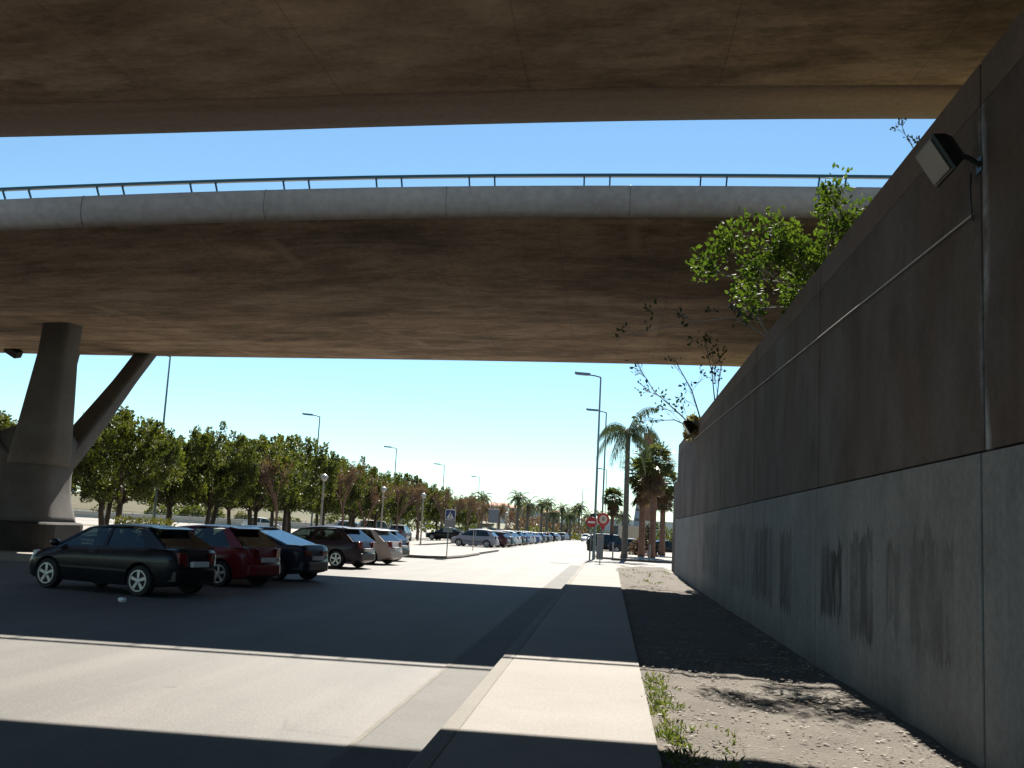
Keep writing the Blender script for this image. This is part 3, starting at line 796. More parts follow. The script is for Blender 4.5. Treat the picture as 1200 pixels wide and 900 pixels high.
# palms right of the road
qp = make_palm('queen_palm', 8.8, 14, 3.3, 1.75, 12, tr=.2, leaflet=.8, hang=1.5, el0=1.25, el1=-.45, width=.035)
place(qp, 1.15, 74, 0, 1, .4, 'tall slender palm with drooping feathery fronds right of the road signs')
fp = Stock([make_fan_palm(7.2, 3), make_fan_palm(6.4, 9)])
place(fp.get(0), 3.35, 80, 0, 1, .2, 'tallest fan palm with a red brown trunk, right beside the wall end', 'fan palms by the wall end')
place(fp.get(1), 2.65, 83, 0, 1.0, 1.4, 'fan palm left of the tallest fan palm, its crown touching it', 'fan palms by the wall end')
place(fp.get(1), 4.75, 92, 0, .98, 2.6, 'slim fan palm seen between the tallest fan palm and the wall end', 'fan palms by the wall end')
place(fp.get(0), .35, 104, 0, .72, 3.3, 'small fan palm standing just left of the slender palm trunk', 'fan palms by the wall end')
# date palms far along the road
dp = Stock([make_palm('date_palm', 6.2, 26, 2.5, 1.5, 21, tr=.24, leaflet=.42, hang=.35, el0=1.2, el1=-.3, lm='fanleaf', width=.04),
            make_palm('date_palm', 5.2, 24, 2.6, 1.6, 27, tr=.26, leaflet=.42, hang=.4, el0=1.2, el1=-.4, lm='palmleaf', width=.04)])
far_palms = [(-21, 170, 1.0, 'tall date palm standing alone above the reddish bare trees, leftmost of the palms'), (-21, 198, .95, 'second date palm from the left, lower, over the parked cars'),
             (-14.6, 165, 1.02, 'bushy date palm with a wide crown, third from the left'), (-13.6, 172, 1.05, 'date palm leaning into the wide crowned one, fourth from the left'), (-11.9, 182, .95, 'fifth date palm from the left with a reddish trunk'),
             (-11, 205, .95, 'sixth date palm from the left along the far road'), (-10.5, 232, 1.05, 'seventh date palm from the left along the far road'), (-10.4, 258, 1.1, 'eighth date palm from the left along the far road'),
             (-9.6, 290, 1.2, 'ninth date palm from the left along the far road'), (-6.2, 300, 1.2, 'date palm closing the view at the end of the road, left of the street signs'), (-3.5, 330, 1.2, 'date palm behind the round street signs at the road end'),
             (2.0, 150, .8, 'small date palm behind the beige board'), (-12.6, 210, 1.1, 'tall date palm between the bushy wide one and the hill houses'), (-8.4, 225, .95, 'lowest date palm in the cluster at the far road bend'),
             (-7.6, 265, 1.25, 'tallest date palm in the cluster at the far road bend'), (-4.6, 240, .85, 'lone low date palm just left of the no entry sign'), (-1.6, 290, 1.0, 'date palm glimpsed between the two tall lamp poles')]
for x, y, s, lb in far_palms:
    place(dp.get(), x, y, 0, s, rnd.uniform(0, 6), lb, 'date palms along the far road')

# bushes and hedges
def make_bush(name, cat, rx, ry, h, n, mat, seed, size=.14, boxy=False, label=None):
    rnd = random.Random(seed); b = MB()
    for i in range(n):
        if boxy: p = Vector((rnd.uniform(-1, 1), rnd.uniform(-1, 1), rnd.uniform(0, 1)))
        else:
            p = rvec(rnd); p = p.normalized() * p.length ** .5; p.z = abs(p.z)
            p *= 1 + .2 * math.sin(p.x * 5 + seed)
        q = Vector((p.x * rx, p.y * ry, p.z * h))
        leaf(b, q, rvec(rnd) + Vector((p.x * .4, p.y * .4, .6)), size * rnd.uniform(.6, 1.2), .55, rnd)
    o = b.build(name, M[mat])
    return tag(o, label, cat)
o = make_bush('hedge', 'hedge', 1.1, .6, 1.25, 2600, 'hedge', 3, .13, True, 'low clipped olive green hedge right of the pier plinth'); o.location = (-18.35, 39.5, 0)
bushes = [(-14.5, 230, 9, 2.0, 'hedge', 'low green hedge behind the far parked cars'), (-16.0, 255, 10, 4.5, 'redleaf', 'russet bush mass at the far end of the parked cars'), (-8, 330, 8, 5, 'leaf', 'dark green shrub closing the end of the road'),
          (9, 140, 5, 3.6, 'leaf', 'dark shrub seen past the wall end'), (-66, 160, 6, 3.2, 'leaf', 'green bush on the dry bank behind the first tree trunk'), (3.2, 88, 1.3, 2.2, 'redleaf', 'reddish shrub round the foot of the fan palms'), (-100, 163, 8, 3.2, 'leaf', 'dark green bush on the dry bank right of the pier'),
          (-2.2, 250, 2.5, 3.5, 'leaf', 'round shrub behind the no entry sign'), (-24, 290, 6, 6, 'redleaf', 'tall russet thicket below the far houses'), (-40, 215, 14, 5, 'leaf', 'dark green thicket behind the back row of trees')]
bushes += [(-88 + 7.5 * k, 158 + (k * 37 % 5), 2.2 + (k * 13 % 4) * .5, 1.6 + (k * 29 % 5) * .4, ('leaf', 'hedge', 'leaf')[k % 3], ORD[k] + ' low bush from the pier along the foot of the dry bank') for k in range(8)]
for i, (x, y, r, h, m_, lb) in enumerate(bushes):
    o = make_bush('shrub', 'shrub', r, r * .6, h, 1500, m_, 40 + i, .18 + r * .06, False, lb); o.location = (x, y, -.1)

# plants on the wall top
def shrub(name, label, loc, branches, leafmat, seed, size, per, bark='greybark', r0=.02, depth=2, l=.5, spread=.7, n=3, reach=.16):
    rnd = random.Random(seed); t = thing(name, label, 'plant', loc)
    b = MB(); tips = []
    for pts in branches:
        pts = [Vector(p) for p in pts]
        b.tube(pts, [lerp(r0, r0 * .35, i / (len(pts) - 1)) for i in range(len(pts))], 5)
        for i in range(1, len(pts)):
            for k in range(3):
                p = pts[i - 1].lerp(pts[i], rnd.uniform(.3, 1))
                d = ((pts[i] - pts[i - 1]).normalized() + rvec(rnd) * .9 + Vector((0, 0, .2))).normalized()
                grow(b, p, d, l * rnd.uniform(.5, 1), r0 * .35, depth - 1, rnd, tips, spread, .15, n)
    b.build('stem', M[bark], t)
    c = MB()
    for q, d in tips:
        for k in range(per):
            leaf(c, q + rvec(rnd) * reach, d * .5 + rvec(rnd) + Vector((0, 0, .1)), size * rnd.uniform(.6, 1.15), .6, rnd)
    c.build('foliage', M[leafmat], t)
    return t
shrub('wild_fig', 'bright green leafy fig bush leaning out over the wall top', (3.95, 18.7, 6.0),
      [[(0, 0, 0), (-.5, -.1, .2), (-1.1, -.3, .25), (-1.85, -.3, .3)], [(0, 0, 0), (-.3, -.2, .4), (-.8, -.3, .7), (-1.3, -.3, .8)], [(0, .1, 0), (-.1, 0, .6), (-.2, -.2, 1.15)],
       [(0, .1, 0), (.1, -.2, .7), (.05, -.3, 1.1), (.0, -.3, 1.45)], [(0, .1, .1), (-.4, .2, .55), (-.7, .1, 1.0)], [(0, 0, 0), (.15, .1, .4), (.3, -.1, .95)], [(0, 0, 0), (-.35, -.2, .3), (-.6, -.3, .55)], [(0, 0, 0), (-.5, .2, -.05), (-1.2, .2, -.1)], [(-.9, -.3, .25), (-1.3, -.2, .5), (-1.6, -.2, .65)]], 'leafbright', 4, .112, 14, l=.36, r0=.024, reach=.24, n=3).scale = (1.13, 1.13, 1.13)
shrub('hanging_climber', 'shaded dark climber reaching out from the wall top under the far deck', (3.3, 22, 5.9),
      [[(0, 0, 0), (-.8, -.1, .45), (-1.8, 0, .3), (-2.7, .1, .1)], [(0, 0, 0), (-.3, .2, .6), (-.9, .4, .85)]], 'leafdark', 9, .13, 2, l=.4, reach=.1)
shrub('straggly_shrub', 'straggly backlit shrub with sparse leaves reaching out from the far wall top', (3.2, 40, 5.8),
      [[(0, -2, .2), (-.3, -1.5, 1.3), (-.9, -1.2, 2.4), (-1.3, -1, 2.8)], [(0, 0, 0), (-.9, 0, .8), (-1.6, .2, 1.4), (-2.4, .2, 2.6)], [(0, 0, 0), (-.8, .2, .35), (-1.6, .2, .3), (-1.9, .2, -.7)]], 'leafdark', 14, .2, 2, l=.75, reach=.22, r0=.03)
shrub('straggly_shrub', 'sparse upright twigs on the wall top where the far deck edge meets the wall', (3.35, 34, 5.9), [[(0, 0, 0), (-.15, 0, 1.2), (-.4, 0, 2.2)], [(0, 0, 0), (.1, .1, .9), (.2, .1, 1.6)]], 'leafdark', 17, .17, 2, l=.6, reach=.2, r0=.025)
shrub('dry_sprig', 'small dry grey sprig on the wall top near the large floodlight', (3.3, 11.2, 5.84), [[(0, 0, 0), (-.08, .1, .2), (-.2, .1, .42)], [(0, 0, 0), (0, .1, .25)]], 'dryweed', 21, .05, 2, l=.14, r0=.008, reach=.04)
o = make_bush('dry_tuft', 'plant', .45, 1.2, .8, 900, 'dryweed', 60, .2, False, 'dry brown tuft on the wall top above the distant floodlight'); o.location = (3.15, 39, 5.3)

# weeds, grass, stones on the dirt
b = MB(); rnd = random.Random(3)
def blades(x, y, z, n, h, r):
    for k in range(n):
        p = Vector((x + rnd.gauss(0, r), y + rnd.gauss(0, r * 1.4), z)); leaf(b, p, Vector((rnd.gauss(0, .6), rnd.gauss(0, .6), .7)), h * rnd.uniform(.4, 1.2), .22, rnd)
for i in range(75):
    y = rnd.uniform(7.6, 12.8); blades(.5 + abs(rnd.gauss(0, .07)) + (.12 if rnd.random() < .25 else 0), y, -.05, 12, .085, .04)
for i in range(14): blades(rnd.uniform(.6, 1.1), rnd.uniform(7.6, 9.5), -.06, 16, .08, .05)
for i in range(30): blades(rnd.uniform(.5, 2.9), rnd.uniform(36, 50), -.04, 12, .12, .08)
tag(b.build('weeds', M['weed']), 'short green weeds along the pavement edge', 'weeds', kind='stuff')
b = MB()
def pebble(x, y, z, r):
    vs = []; 
    for (px, py, pz) in ((1, 0, 0), (-1, 0, 0), (0, 1, 0), (0, -1, 0), (0, 0, 1), (0, 0, -1)):
        k = r * rnd.uniform(.6, 1.25); vs.append((x + px * k, y + py * k, z + pz * k * .35))
    b.add(vs, [(0, 2, 4), (2, 1, 4), (1, 3, 4), (3, 0, 4), (2, 0, 5), (1, 2, 5), (3, 1, 5), (0, 3, 5)])
for i in range(4200):
    y = rnd.uniform(6.5, 16) if rnd.random() < .8 else rnd.uniform(16, 48)
    x = rnd.uniform(.5, 2.98); dip = lerp(.035, .12, (x - .4) / 2.7)
    pebble(x, y, -dip + .012, min(.045, abs(rnd.gauss(0, .011)) + .006))
for i in range(240):
    x = 2.93 - abs(rnd.gauss(0, .22)); pebble(x, rnd.uniform(6.5, 30), -.1, abs(rnd.gauss(0, .022)) + .012)
for i in range(110): pebble(rnd.gauss(2.2, .25), rnd.gauss(12.0, .25), -.07, abs(rnd.gauss(0, .03)) + .012)
tag(b.build('gravel', M['stone']), 'pale stones and rubble scattered over the dirt strip', 'gravel', kind='stuff')
b = MB(); 
rr = random.Random(1)
b.loft([[(math.cos(a * .785) * s_ * rr.uniform(.7, 1.2), math.sin(a * .785) * s_ * rr.uniform(.7, 1.2), z) for a in range(8)] for z, s_ in ((0, .12), (.05, .16), (.1, .1))])
o = b.build('litter', M['litter']); o.scale = (.6, .6, .8); o.location = (-9.1, 19.0, -.145); o.rotation_euler = (0, 0, .6); tag(o, 'crumpled white scrap of litter on the asphalt by the black car', 'litter')

# ------------------------------------------------------------------ lamps, signs, posts
def tall_lamp(H=10, arm=1.3):
    t = thing('street_lamp', None, 'street lamp')
    MB().tube([(0, 0, -.1), (0, 0, 1.2), (0, 0, H - .05)], [.085, .075, .045], 8).build('pole', M['galv'], t)
    MB().tube([(0, 0, H - .06), (-.35, 0, H + .02), (-arm * .6, 0, H + .06)], .04, 6).build('arm', M['galv'], t)
    rings = [[(x, y * wy, H + z + dz) for (y, dz) in ((-1, 0), (1, 0), (.8, .13), (-.8, .13))] for x, wy, z in ((-arm * .45, .08, .02), (-arm * .6, .17, .02), (-arm * 1.0, .16, .04), (-arm * 1.12, .09, .07))]
    fixnormals(MB().loft(rings).build('lamp_head', M['galv'], t))
    return t
tl = Stock([tall_lamp()])
left_lamps = [(-24.1, 53, 'tall street lamp nearest the pier, its head hidden behind the viaduct deck'), (-24.0, 82, 'tall street lamp rising above the green trees, second from the pier'), (-24.2, 114, 'tall street lamp above the tree row, third from the pier'), (-23.2, 142, 'tall street lamp near the leafless trees, fourth from the pier'), (-22, 172, 'small distant street lamp above the leftmost date palm'), (-14.5, 260, 'faint distant street lamp above the wide date palms'), (-41.8, 85, 'street lamp far left, just over the first green tree')]
for i, (x, y, lb) in enumerate(left_lamps): place(tl.get(), x, y, -.02, 1, .08, lb, 'tall street lamps')
for i, (x, y, lb) in enumerate([(-.95, 71, 'tallest street lamp right of the road, beside the round signs'), (-.6, 92, 'second tall street lamp just behind the tallest one, right of the road'), (-.7, 176, 'third and smallest street lamp behind the two tall ones right of the road')]):
    place(tl.get(), x, y, -.02, 1.25, .05, lb, 'tall street lamps')
t = thing('street_lamp', 'faint distant twin armed street lamp in the road axis', 'street lamp', (-6.6, 250, -.1), 0, 'tall street lamps')
MB().tube([(0, 0, 0), (0, 0, 12.2)], [.12, .07], 6).build('pole', M['galv'], t)
for sg in (-1, 1):
    MB().tube([(0, 0, 12.1), (sg * 1.1, 0, 12.3)], .05, 5).build('arm', M['galv'], t)
    MB().box((sg * 1.5, 0, 12.3), (.9, .3, .15)).build('lamp_head', M['galv'], t, bevel=.04)

def globe_lamp(H=3.75):
    t = thing('globe_lamp', None, 'street lamp')
    MB().tube([(0, 0, -.1), (0, 0, .5), (0, 0, H)], [.085, .065, .05], 8).build('pole', M['palepost'], t)
    MB().lathe([(.02, H - .05), (.1, H), (.16, H + .08), (.19, H + .16)], 14).build('globe', M['lampwhite'], t, smooth=True)
    MB().lathe([(.2, H + .16), (.23, H + .18), (.17, H + .28), (.06, H + .35), (.01, H + .36)], 14).build('cap', M['lampwhite'], t, smooth=True)
    return t
gl = Stock([globe_lamp()])
for i, (x, y) in enumerate([(-15.3, 54), (-15.35, 69), (-14.4, 79), (-14.7, 136), (-14.9, 150)]):
    place(gl.get(), x, y, -.1, 1, 0, ORD[i] + ' short pedestrian lamp with a pale domed head, counted from the pier', 'short pedestrian lamps')

t = thing('crossing_sign', 'square blue pedestrian crossing sign on a grey post at the island kerb', 'road sign', (-8.6, 55.2, -.01))
MB().tube([(0, 0, 0), (.0, 0, 2.45)], .03, 8).build('post', M['galv'], t)
MB().box((.08, -.04, 2.2), (.56, .02, .56)).build('sign_panel', M['signwhite'], t, bevel=.005)
MB().box((.08, -.053, 2.2), (.5, .006, .5)).build('blue_field', M['signblue'], t)
MB().prism([(.08 - .2, -.058, 2.0), (.08 + .2, -.058, 2.0), (.08, -.058, 2.38)], (0, -.004, 0)).build('white_triangle', M['signwhite'], t)
f = MB(); f.tube([(.09, -.066, 2.3), (.09, -.066, 2.32)], .022, 8); f.tube([(.09, -.066, 2.27), (.08, -.066, 2.16)], .018, 5)
f.tube([(.08, -.066, 2.16), (.13, -.066, 2.03)], .012, 5); f.tube([(.08, -.066, 2.16), (.02, -.066, 2.03)], .012, 5); f.tube([(.09, -.066, 2.26), (.04, -.066, 2.18)], .01, 5); f.tube([(.09, -.066, 2.26), (.14, -.066, 2.2)], .01, 5)
f.build('walking_figure', M['black'], t)
MB().box((.08, -.04, 1.72), (.6, .02, .36)).build('lower_plate', M['grey'], t)
MB().box((.0, -.04, 1.38), (.5, .02, .24)).build('lower_plate', M['galv'], t)
t = thing('sign_back', 'grey sign seen from behind on a slim post behind the silver car', 'road sign', (-11.3, 101, -.1))
MB().tube([(0, 0, 0), (0, 0, 3.5)], .035, 6).build('post', M['galv'], t); MB().box((0, -.05, 2.9), (1.0, .03, 1.3)).build('sign_panel', M['grey'], t, bevel=.01)
t = thing('slim_post', 'slim pale post standing in front of the silver car', 'post', (-9.2, 70.5, -.01))
MB().tube([(0, 0, 0), (0, 0, 1.5)], .03, 6).build('post', M['palepost'], t); MB().lathe([(.03, 1.5), (.04, 1.52), (.02, 1.55)], 8).build('cap', M['galv'], t)

def disc(name, c, r, y, mat, parent, th=.02):
    o = MB().lathe([(r * .985, 0), (r, th * .5), (r * .985, th)], 28, (c[0], y, c[1]), 'Y').build(name, mat, parent); return o
t = thing('weight_limit_sign', 'round sign with red ring and pale centre on a thin post', 'road sign', (-.42, 57.0, -.15))
MB().tube([(0, 0, 0), (.12, 0, 2.9)], .03, 8).build('post', M['galv'], t)
disc('red_ring', (.12, 2.62), .37, -.06, M['signred'], t)
disc('pale_centre', (.12, 2.62), .245, -.066, M['signcream'], t, .012)
g = MB().box((.12, -.073, 2.61), (.17, .008, .12)); g.box((.12, -.073, 2.7), (.11, .008, .07)); g.build('grey_symbol', M['grey'], t)
MB().prism([(-.04, -.05, 2.25), (.28, -.05, 2.25), (.12, -.05, 1.98)], (0, .02, 0)).build('lower_sign', M['signred'], t)
t.scale = (.9, .9, .97)
t = thing('no_entry_sign', 'round red no entry sign with a pale bar, left of the red ringed sign', 'road sign', (-1.12, 66, -.15))
MB().tube([(.0, 0, 0), (.06, 0, 2.9)], .032, 8).build('post', M['galv'], t)
disc('red_disc', (.02, 2.45), .33, -.06, M['signred'], t)
MB().box((.02, -.068, 2.45), (.46, .01, .12)).build('white_bar', M['signwhite'], t)
MB().box((.06, -.05, 2.9), (.3, .02, .2)).build('top_plate', M['trim'], t)
t = thing('control_cabinet', 'narrow grey roadside cabinet behind the round red signs', 'cabinet', (-.5, 66, -.02))
MB().box((0, 0, .75), (.42, .3, 1.5)).build('cabinet_body', M['palepost'], t, bevel=.02); MB().box((0, -.16, .8), (.34, .02, 1.2)).build('door', M['grey'], t); MB().box((0, 0, 1.53), (.48, .36, .06)).build('lid', M['grey'], t)
t = thing('litter_bin', 'dark round litter bin left of the grey cabinet', 'bin', (-1.15, 67, -.02))
MB().lathe([(.18, .5), (.22, .9), (.22, 1.2), (.17, 1.25)], 14).build('bin_body', M['black'], t); MB().tube([(.0, 0, -.1), (0, 0, .5)], .05, 6).build('post', M['galv'], t)
# barrier of posts with two rails across the side street
bar = Stock([thing('railing_post', None, 'bollard')])
MB().lathe([(.055, -.1), (.05, .9), (.06, .92), (.06, 1.0), (.02, 1.05)], 10).build('shaft', M['palepost'], bar.p[0])
MB().lathe([(.09, -.02), (.09, .05), (.055, .06)], 10).build('foot', M['galv'], bar.p[0])
for i, x in enumerate((.35, 2.9, 4.6)): place(bar.get(), x, 72.5, -.01, 1, 0, ['pale bollard in front of the dark car, left of the slender palm', 'pale bollard right of the slender palm', 'pale bollard nearest the wall end'][i], 'bollards across the side street')
kb = MB().box((28, 71.1, -.08), (55.5, .16, .17)); tag(kb.build('crossing_kerb', M['kerb'], bevel=.02), kind='structure')
t = thing('beige_board', 'large blank beige board on posts behind the dark car', 'board', (2.35, 118, 0))
MB().box((0, 0, 1.9), (2.4, .06, 1.5)).build('board_panel', M['board'], t); MB().box((1.55, 0, 1.9), (.62, .06, 1.5)).build('board_panel', M['board'], t)
for x in (-1.0, .9, 1.7): MB().tube([(x, .06, -.1), (x, .06, 2.6)], .05, 6).build('post', M['galv'], t)

# ------------------------------------------------------------------ buildings
def house(x, y, z, wx, wy, h, mat, roof, label, rz=0, nwin=3, rows=1, flat_=False, hr=None):
    t = thing('house', label, 'house', (x, y, z), rz, 'distant buildings')
    MB().box((0, 0, h / 2 - .5), (wx, wy, h + 1)).build('wall', M[mat], t)
    hr = hr or h * .22
    if flat_: MB().box((0, 0, h + .15), (wx + .3, wy + .3, .3)).build('roof', M[roof], t)
    else:
        rf = MB().prism([(-wx / 2 - .3, -wy / 2 - .3, h + .01), (-wx / 2 - .3, wy / 2 + .3, h + .01), (-wx / 2 - .3, 0, h + hr)], (wx + .6, 0, 0)).build('roof', M[roof], t)
    for r_ in range(rows):
        for k in range(nwin):
            o = MB().box((lerp(-wx / 2, wx / 2, (k + .5) / nwin), -wy / 2 - .02, (r_ + .5) * h / rows + .1), (wx / nwin * .38, .1, h / rows * .45)).build('window', M['window'], t)
    return t
hs = [(-70, 340, 3.5, 9, 8, 5, 'white', 'roof'), (-58, 352, 5, 10, 8, 5, 'cream', 'roof'), (-50, 345, 5, 8, 8, 6, 'white', 'roof'), (-43, 356, 6, 9, 8, 5, 'ochre', 'roof'), (-37, 346, 5.5, 7, 7, 6, 'white', 'roof'), (-31, 352, 6, 8, 8, 5, 'cream', 'roof'), (-26, 344, 5, 6, 7, 5.5, 'white', 'roof'), (-20, 350, 5, 8, 8, 5, 'ochre', 'roof'), (-13, 345, 4, 7, 7, 5, 'white', 'roof'), (-6, 352, 3, 8, 7, 5, 'cream', 'roof')]
hcol = {'white': 'white', 'cream': 'cream', 'ochre': 'ochre'}
for i, (x, y, z, wx, wy, h, mt, rf) in enumerate(hs):
    house(x, y, z - 1.2, wx * .8, wy * .8, h * .8, mt, rf, 'distant %s house on the hill, %s from the left' % (hcol[mt], ORD[i]), rz=random.uniform(-.3, .3), rows=2)
t = thing('low_wall', 'long low pale wall at the foot of the dry bank behind the tree trunks', 'wall', (-74, 150, 0))
MB().box((0, 0, .4), (76, .3, .9)).build('wall_body', M['cream'], t); MB().box((0, 0, .9), (76.2, .42, .1)).build('wall_cap', M['white'], t)
t = thing('wire_fence', 'thin wire fence with pale posts on the plaza behind the trees', 'fence', (-62, 134, 0))
for k in range(14): MB().tube([(-26 + 4 * k, 0, -.1), (-26 + 4 * k, 0, 1.3)], .05, 6).build('post', M['palepost'], t)
for z in (.5, .9, 1.25): MB().tube([(-26, -.06, z), (26, -.06, z)], .02, 4).build('rail', M['galv'], t)
house(-112, 190, 5.2, 14, 8, 3.4, 'bluegrey', 'white', 'low blue grey shed with a white roof behind the tree trunks, the wide one', flat_=True, nwin=4)
house(-74, 192, 5.0, 16, 9, 3.6, 'bluegrey', 'white', 'long pale shed with a white roof behind the second green tree', nwin=5, hr=.9)
house(-133, 196, 5.4, 12, 9, 4, 'white', 'roof', 'white house on the dry bank right of the pier', nwin=3)
t = thing('tower_block', 'brown brick tower top rising behind the fan palms', 'tower', (10.8, 300, 0), 0, 'distant buildings')
MB().box((0, 0, 14), (2.4, 2.4, 28)).build('shaft', M['brick'], t); MB().box((0, 0, 29.6), (3.2, 3.2, 3.2)).build('top', M['brick'], t, bevel=.1)
t = thing('office_tower', 'slim pale blue tower between the slender palm and fan palms', 'tower', (6.9, 250, 0), 0, 'distant buildings')
MB().prism([(-1.6, 0, 0), (1.4, 0, 0), (1.0, 0, 11.5), (-.2, 0, 11.5)], (0, 3, 0)).build('wall', M['bluegrey'], t)
for z in (3, 5.4, 7.8): MB().box((.1, -.05, z), (1.6, .08, .6)).build('window', M['window'], t)
house(9, 260, 0, 26, 12, 5.0, 'white', 'white', 'long white building low behind the palms right of the road', flat_=True, nwin=7)

# ------------------------------------------------------------------ cars
def make_car(kind, pname):
    P = {
     'hatch': dict(L=4.05, W=.86, hood=[(-2.02, .72), (-1.98, .95), (-1.9, .98), (-1.2, .97), (.9, .93), (1.5, .85), (1.9, .72), (2.02, .58)], A=(1.2, .92), B=(.42, 1.38), C=(-1.25, 1.42), D=(-1.88, .98), cp=.38, bp=-.2),
     'compact': dict(L=4.1, W=.87, hood=[(-2.05, .66), (-2.0, .9), (-1.92, .98), (-1.3, 1.0), (.6, .95), (1.3, .87), (1.8, .74), (2.05, .55)], A=(1.22, .9), B=(.35, 1.36), C=(-1.2, 1.38), D=(-1.84, 1.0), cp=.5, bp=-.25),
     'estate': dict(L=4.35, W=.86, hood=[(-2.17, .72), (-2.14, .95), (-2.05, .98), (-1.2, .97), (1.0, .93), (1.6, .85), (2.05, .72), (2.17, .58)], A=(1.25, .92), B=(.5, 1.4), C=(-1.6, 1.43), D=(-2.08, .99), cp=.42, bp=-.15),
     'sedan': dict(L=4.6, W=.88, hood=[(-2.3, .7), (-2.26, .98), (-2.1, 1.02), (-1.5, 1.03), (-1.1, .98), (1.0, .93), (1.6, .86), (2.15, .72), (2.3, .56)], A=(1.2, .92), B=(.4, 1.38), C=(-.55, 1.4), D=(-1.75, 1.02), cp=.3, bp=-.2),
     'mpv': dict(L=4.2, W=.86, hood=[(-2.1, .72), (-2.06, 1.0), (-1.98, 1.03), (-1.2, 1.0), (1.2, .97), (1.65, .86), (2.0, .7), (2.1, .55)], A=(1.4, .96), B=(.45, 1.5), C=(-1.4, 1.53), D=(-1.98, 1.03), cp=.4, bp=-.25),
     'suv': dict(L=4.4, W=.92, hood=[(-2.2, .8), (-2.16, 1.1), (-2.08, 1.14), (-1.2, 1.12), (1.0, 1.1), (1.6, 1.04), (2.08, .9), (2.2, .7)], A=(1.15, 1.09), B=(.55, 1.7), C=(-1.75, 1.72), D=(-2.1, 1.14), cp=.3, bp=-.2)}[kind]
    L, W = P['L'], P['W']; hl = L / 2; A, B, C, D = P['A'], P['B'], P['C'], P['D']
    wr = .335 if kind == 'suv' else .315
    pt = PAINTS[pname]
    root = thing('parked_car', None, 'car')
    n = 34; rings = []
    for i in range(n + 1):
        x = lerp(-hl, hl, i / n); t = abs(x) / hl
        ww = W * (1 - .3 * max(0, (t - .66) / .34) ** 2.4) * (.985 if x > 0 else 1)
        zt = table(x, P['hood']); zb = .2 + .1 * max(0, (t - .8) / .2)
        if i in (0, n): ww *= .93; zb += .07
        m = (zt + zb) / 2; k = .93 if -1.9 < x < 1.2 else .88
        half = [(0, zt + .012), (ww * .55, zt + .008), (ww * k, zt - .015), (ww * .985, zt - .11), (ww * 1.0, m + .1), (ww * .99, m - .08), (ww * .97, zb + .14), (ww * .93, zb), (ww * .5, zb - .01), (0, zb - .01)]
        rings.append([(x, y, z) for y, z in half] + [(x, -y, z) for y, z in half[-2:0:-1]])
    body = fixnormals(MB().loft(rings).build('body', [pt, M['trim']], root, smooth=True))
    ax = (hl - .83, -hl + .78)
    cut = MB()
    for wx in ax:
        for sg in (-1, 1):
            cut.lathe([(wr + .055, sg * (W - .27)), (wr + .055, sg * (W + .2))], 28, (wx, 0, wr), 'Y', mi=1)
    cu = fixnormals(cut.build('cutter', [pt, M['trim']]))
    bo = body.modifiers.new('arch', 'BOOLEAN'); bo.object = cu; bo.operation = 'DIFFERENCE'; bo.solver = 'EXACT'
    dg = bpy.context.evaluated_depsgraph_get(); nm = bpy.data.meshes.new_from_object(body.evaluated_get(dg), depsgraph=dg)
    body.modifiers.clear(); body.data = nm; bpy.data.objects.remove(cu)
    try: nm.set_sharp_from_angle(angle=R(40))
    except Exception: pass
    yb, yt = W * .93, W * .70
    zbelt = lambda x: table(x, P['hood']) - .02
    zr = max(B[1], C[1])
    def side(x, z):
        z0 = zbelt(x); return lerp(yb, yt, max(0, min(1, (z - z0) / (zr - .03 - z0))))
    # roof
    rings = []
    for i in range(9):
        t = i / 8; x = lerp(C[0], B[0], t); z = lerp(C[1], B[1], t) + .065 * math.sin(math.pi * (.12 + .88 * t)) 
        half = [(-1, -.0), (-.985, .025), (-.75, .05), (-.4, .062), (0, .066), (.4, .062), (.75, .05), (.985, .025), (1, 0)]
        y1 = side(x, z - .05)
        rings.append([(x, a * y1, z - .05 + h) for a, h in half] + [(x, a * y1 * .96, z - .055) for a in (.8, -.8)])
    rf = fixnormals(MB().loft(rings).build('roof', pt, root, smooth=True))
    try: rf.data.set_sharp_from_angle(angle=R(50))
    except Exception: pass
    # pillars
    def poly(pts, sg, th, out):
        return [(x, sg * (side(x, z) + out), z) for x, z in pts], (0, -sg * th, 0)
    zc = C[1] - .03; zb_ = B[1] - .03
    xq = C[0] - .04
    for sg in (-1, 1):
        for pts in ([(A[0], A[1] - .02), (A[0] - .1, A[1] - .02), (B[0] - .08, zb_), (B[0] + .03, zb_)],
                    [(P['bp'] + .05, zbelt(P['bp'])), (P['bp'] - .05, zbelt(P['bp'])), (P['bp'] - .03, lerp(zb_, zc, .4)), (P['bp'] + .04, lerp(zb_, zc, .4))],
                    [(D[0] + P['cp'] + (.45 if kind == 'sedan' else .0), zbelt(D[0] + P['cp'])), (D[0], D[1] - .02), (C[0] - .02, zc), (C[0] + P['cp'] * .45, zc)]):
            q, o = poly(pts, sg, .05, .004)
            fixnormals(MB().prism(q, o).build('pillar', pt, root))
        x1, x2 = P['bp'] + .05, P['bp'] - .05; xe = D[0] + P['cp'] + (.45 if kind == 'sedan' else 0)
        for pts in ([(A[0] - .1, A[1] - .02), (x1, zbelt(x1)), (P['bp'] + .04, lerp(zb_, zc, .4)), (B[0] - .08, zb_)],
                    [(x2, zbelt(x2)), (xe, zbelt(xe)), (C[0] + P['cp'] * .45, zc), (P['bp'] - .03, lerp(zb_, zc, .4))]):
            q, o = poly(pts, sg, .006, -.012)
            fixnormals(MB().prism(q, o).build('side_window', M['glass'], root))
    MB().prism([(A[0] - .03, yb - .05, A[1]), (B[0] + .0, yt - .03, B[1] - .02), (B[0] + .0, -yt + .03, B[1] - .02), (A[0] - .03, -yb + .05, A[1])], (.006, 0, .005)).build('windshield', M['glass'], root)
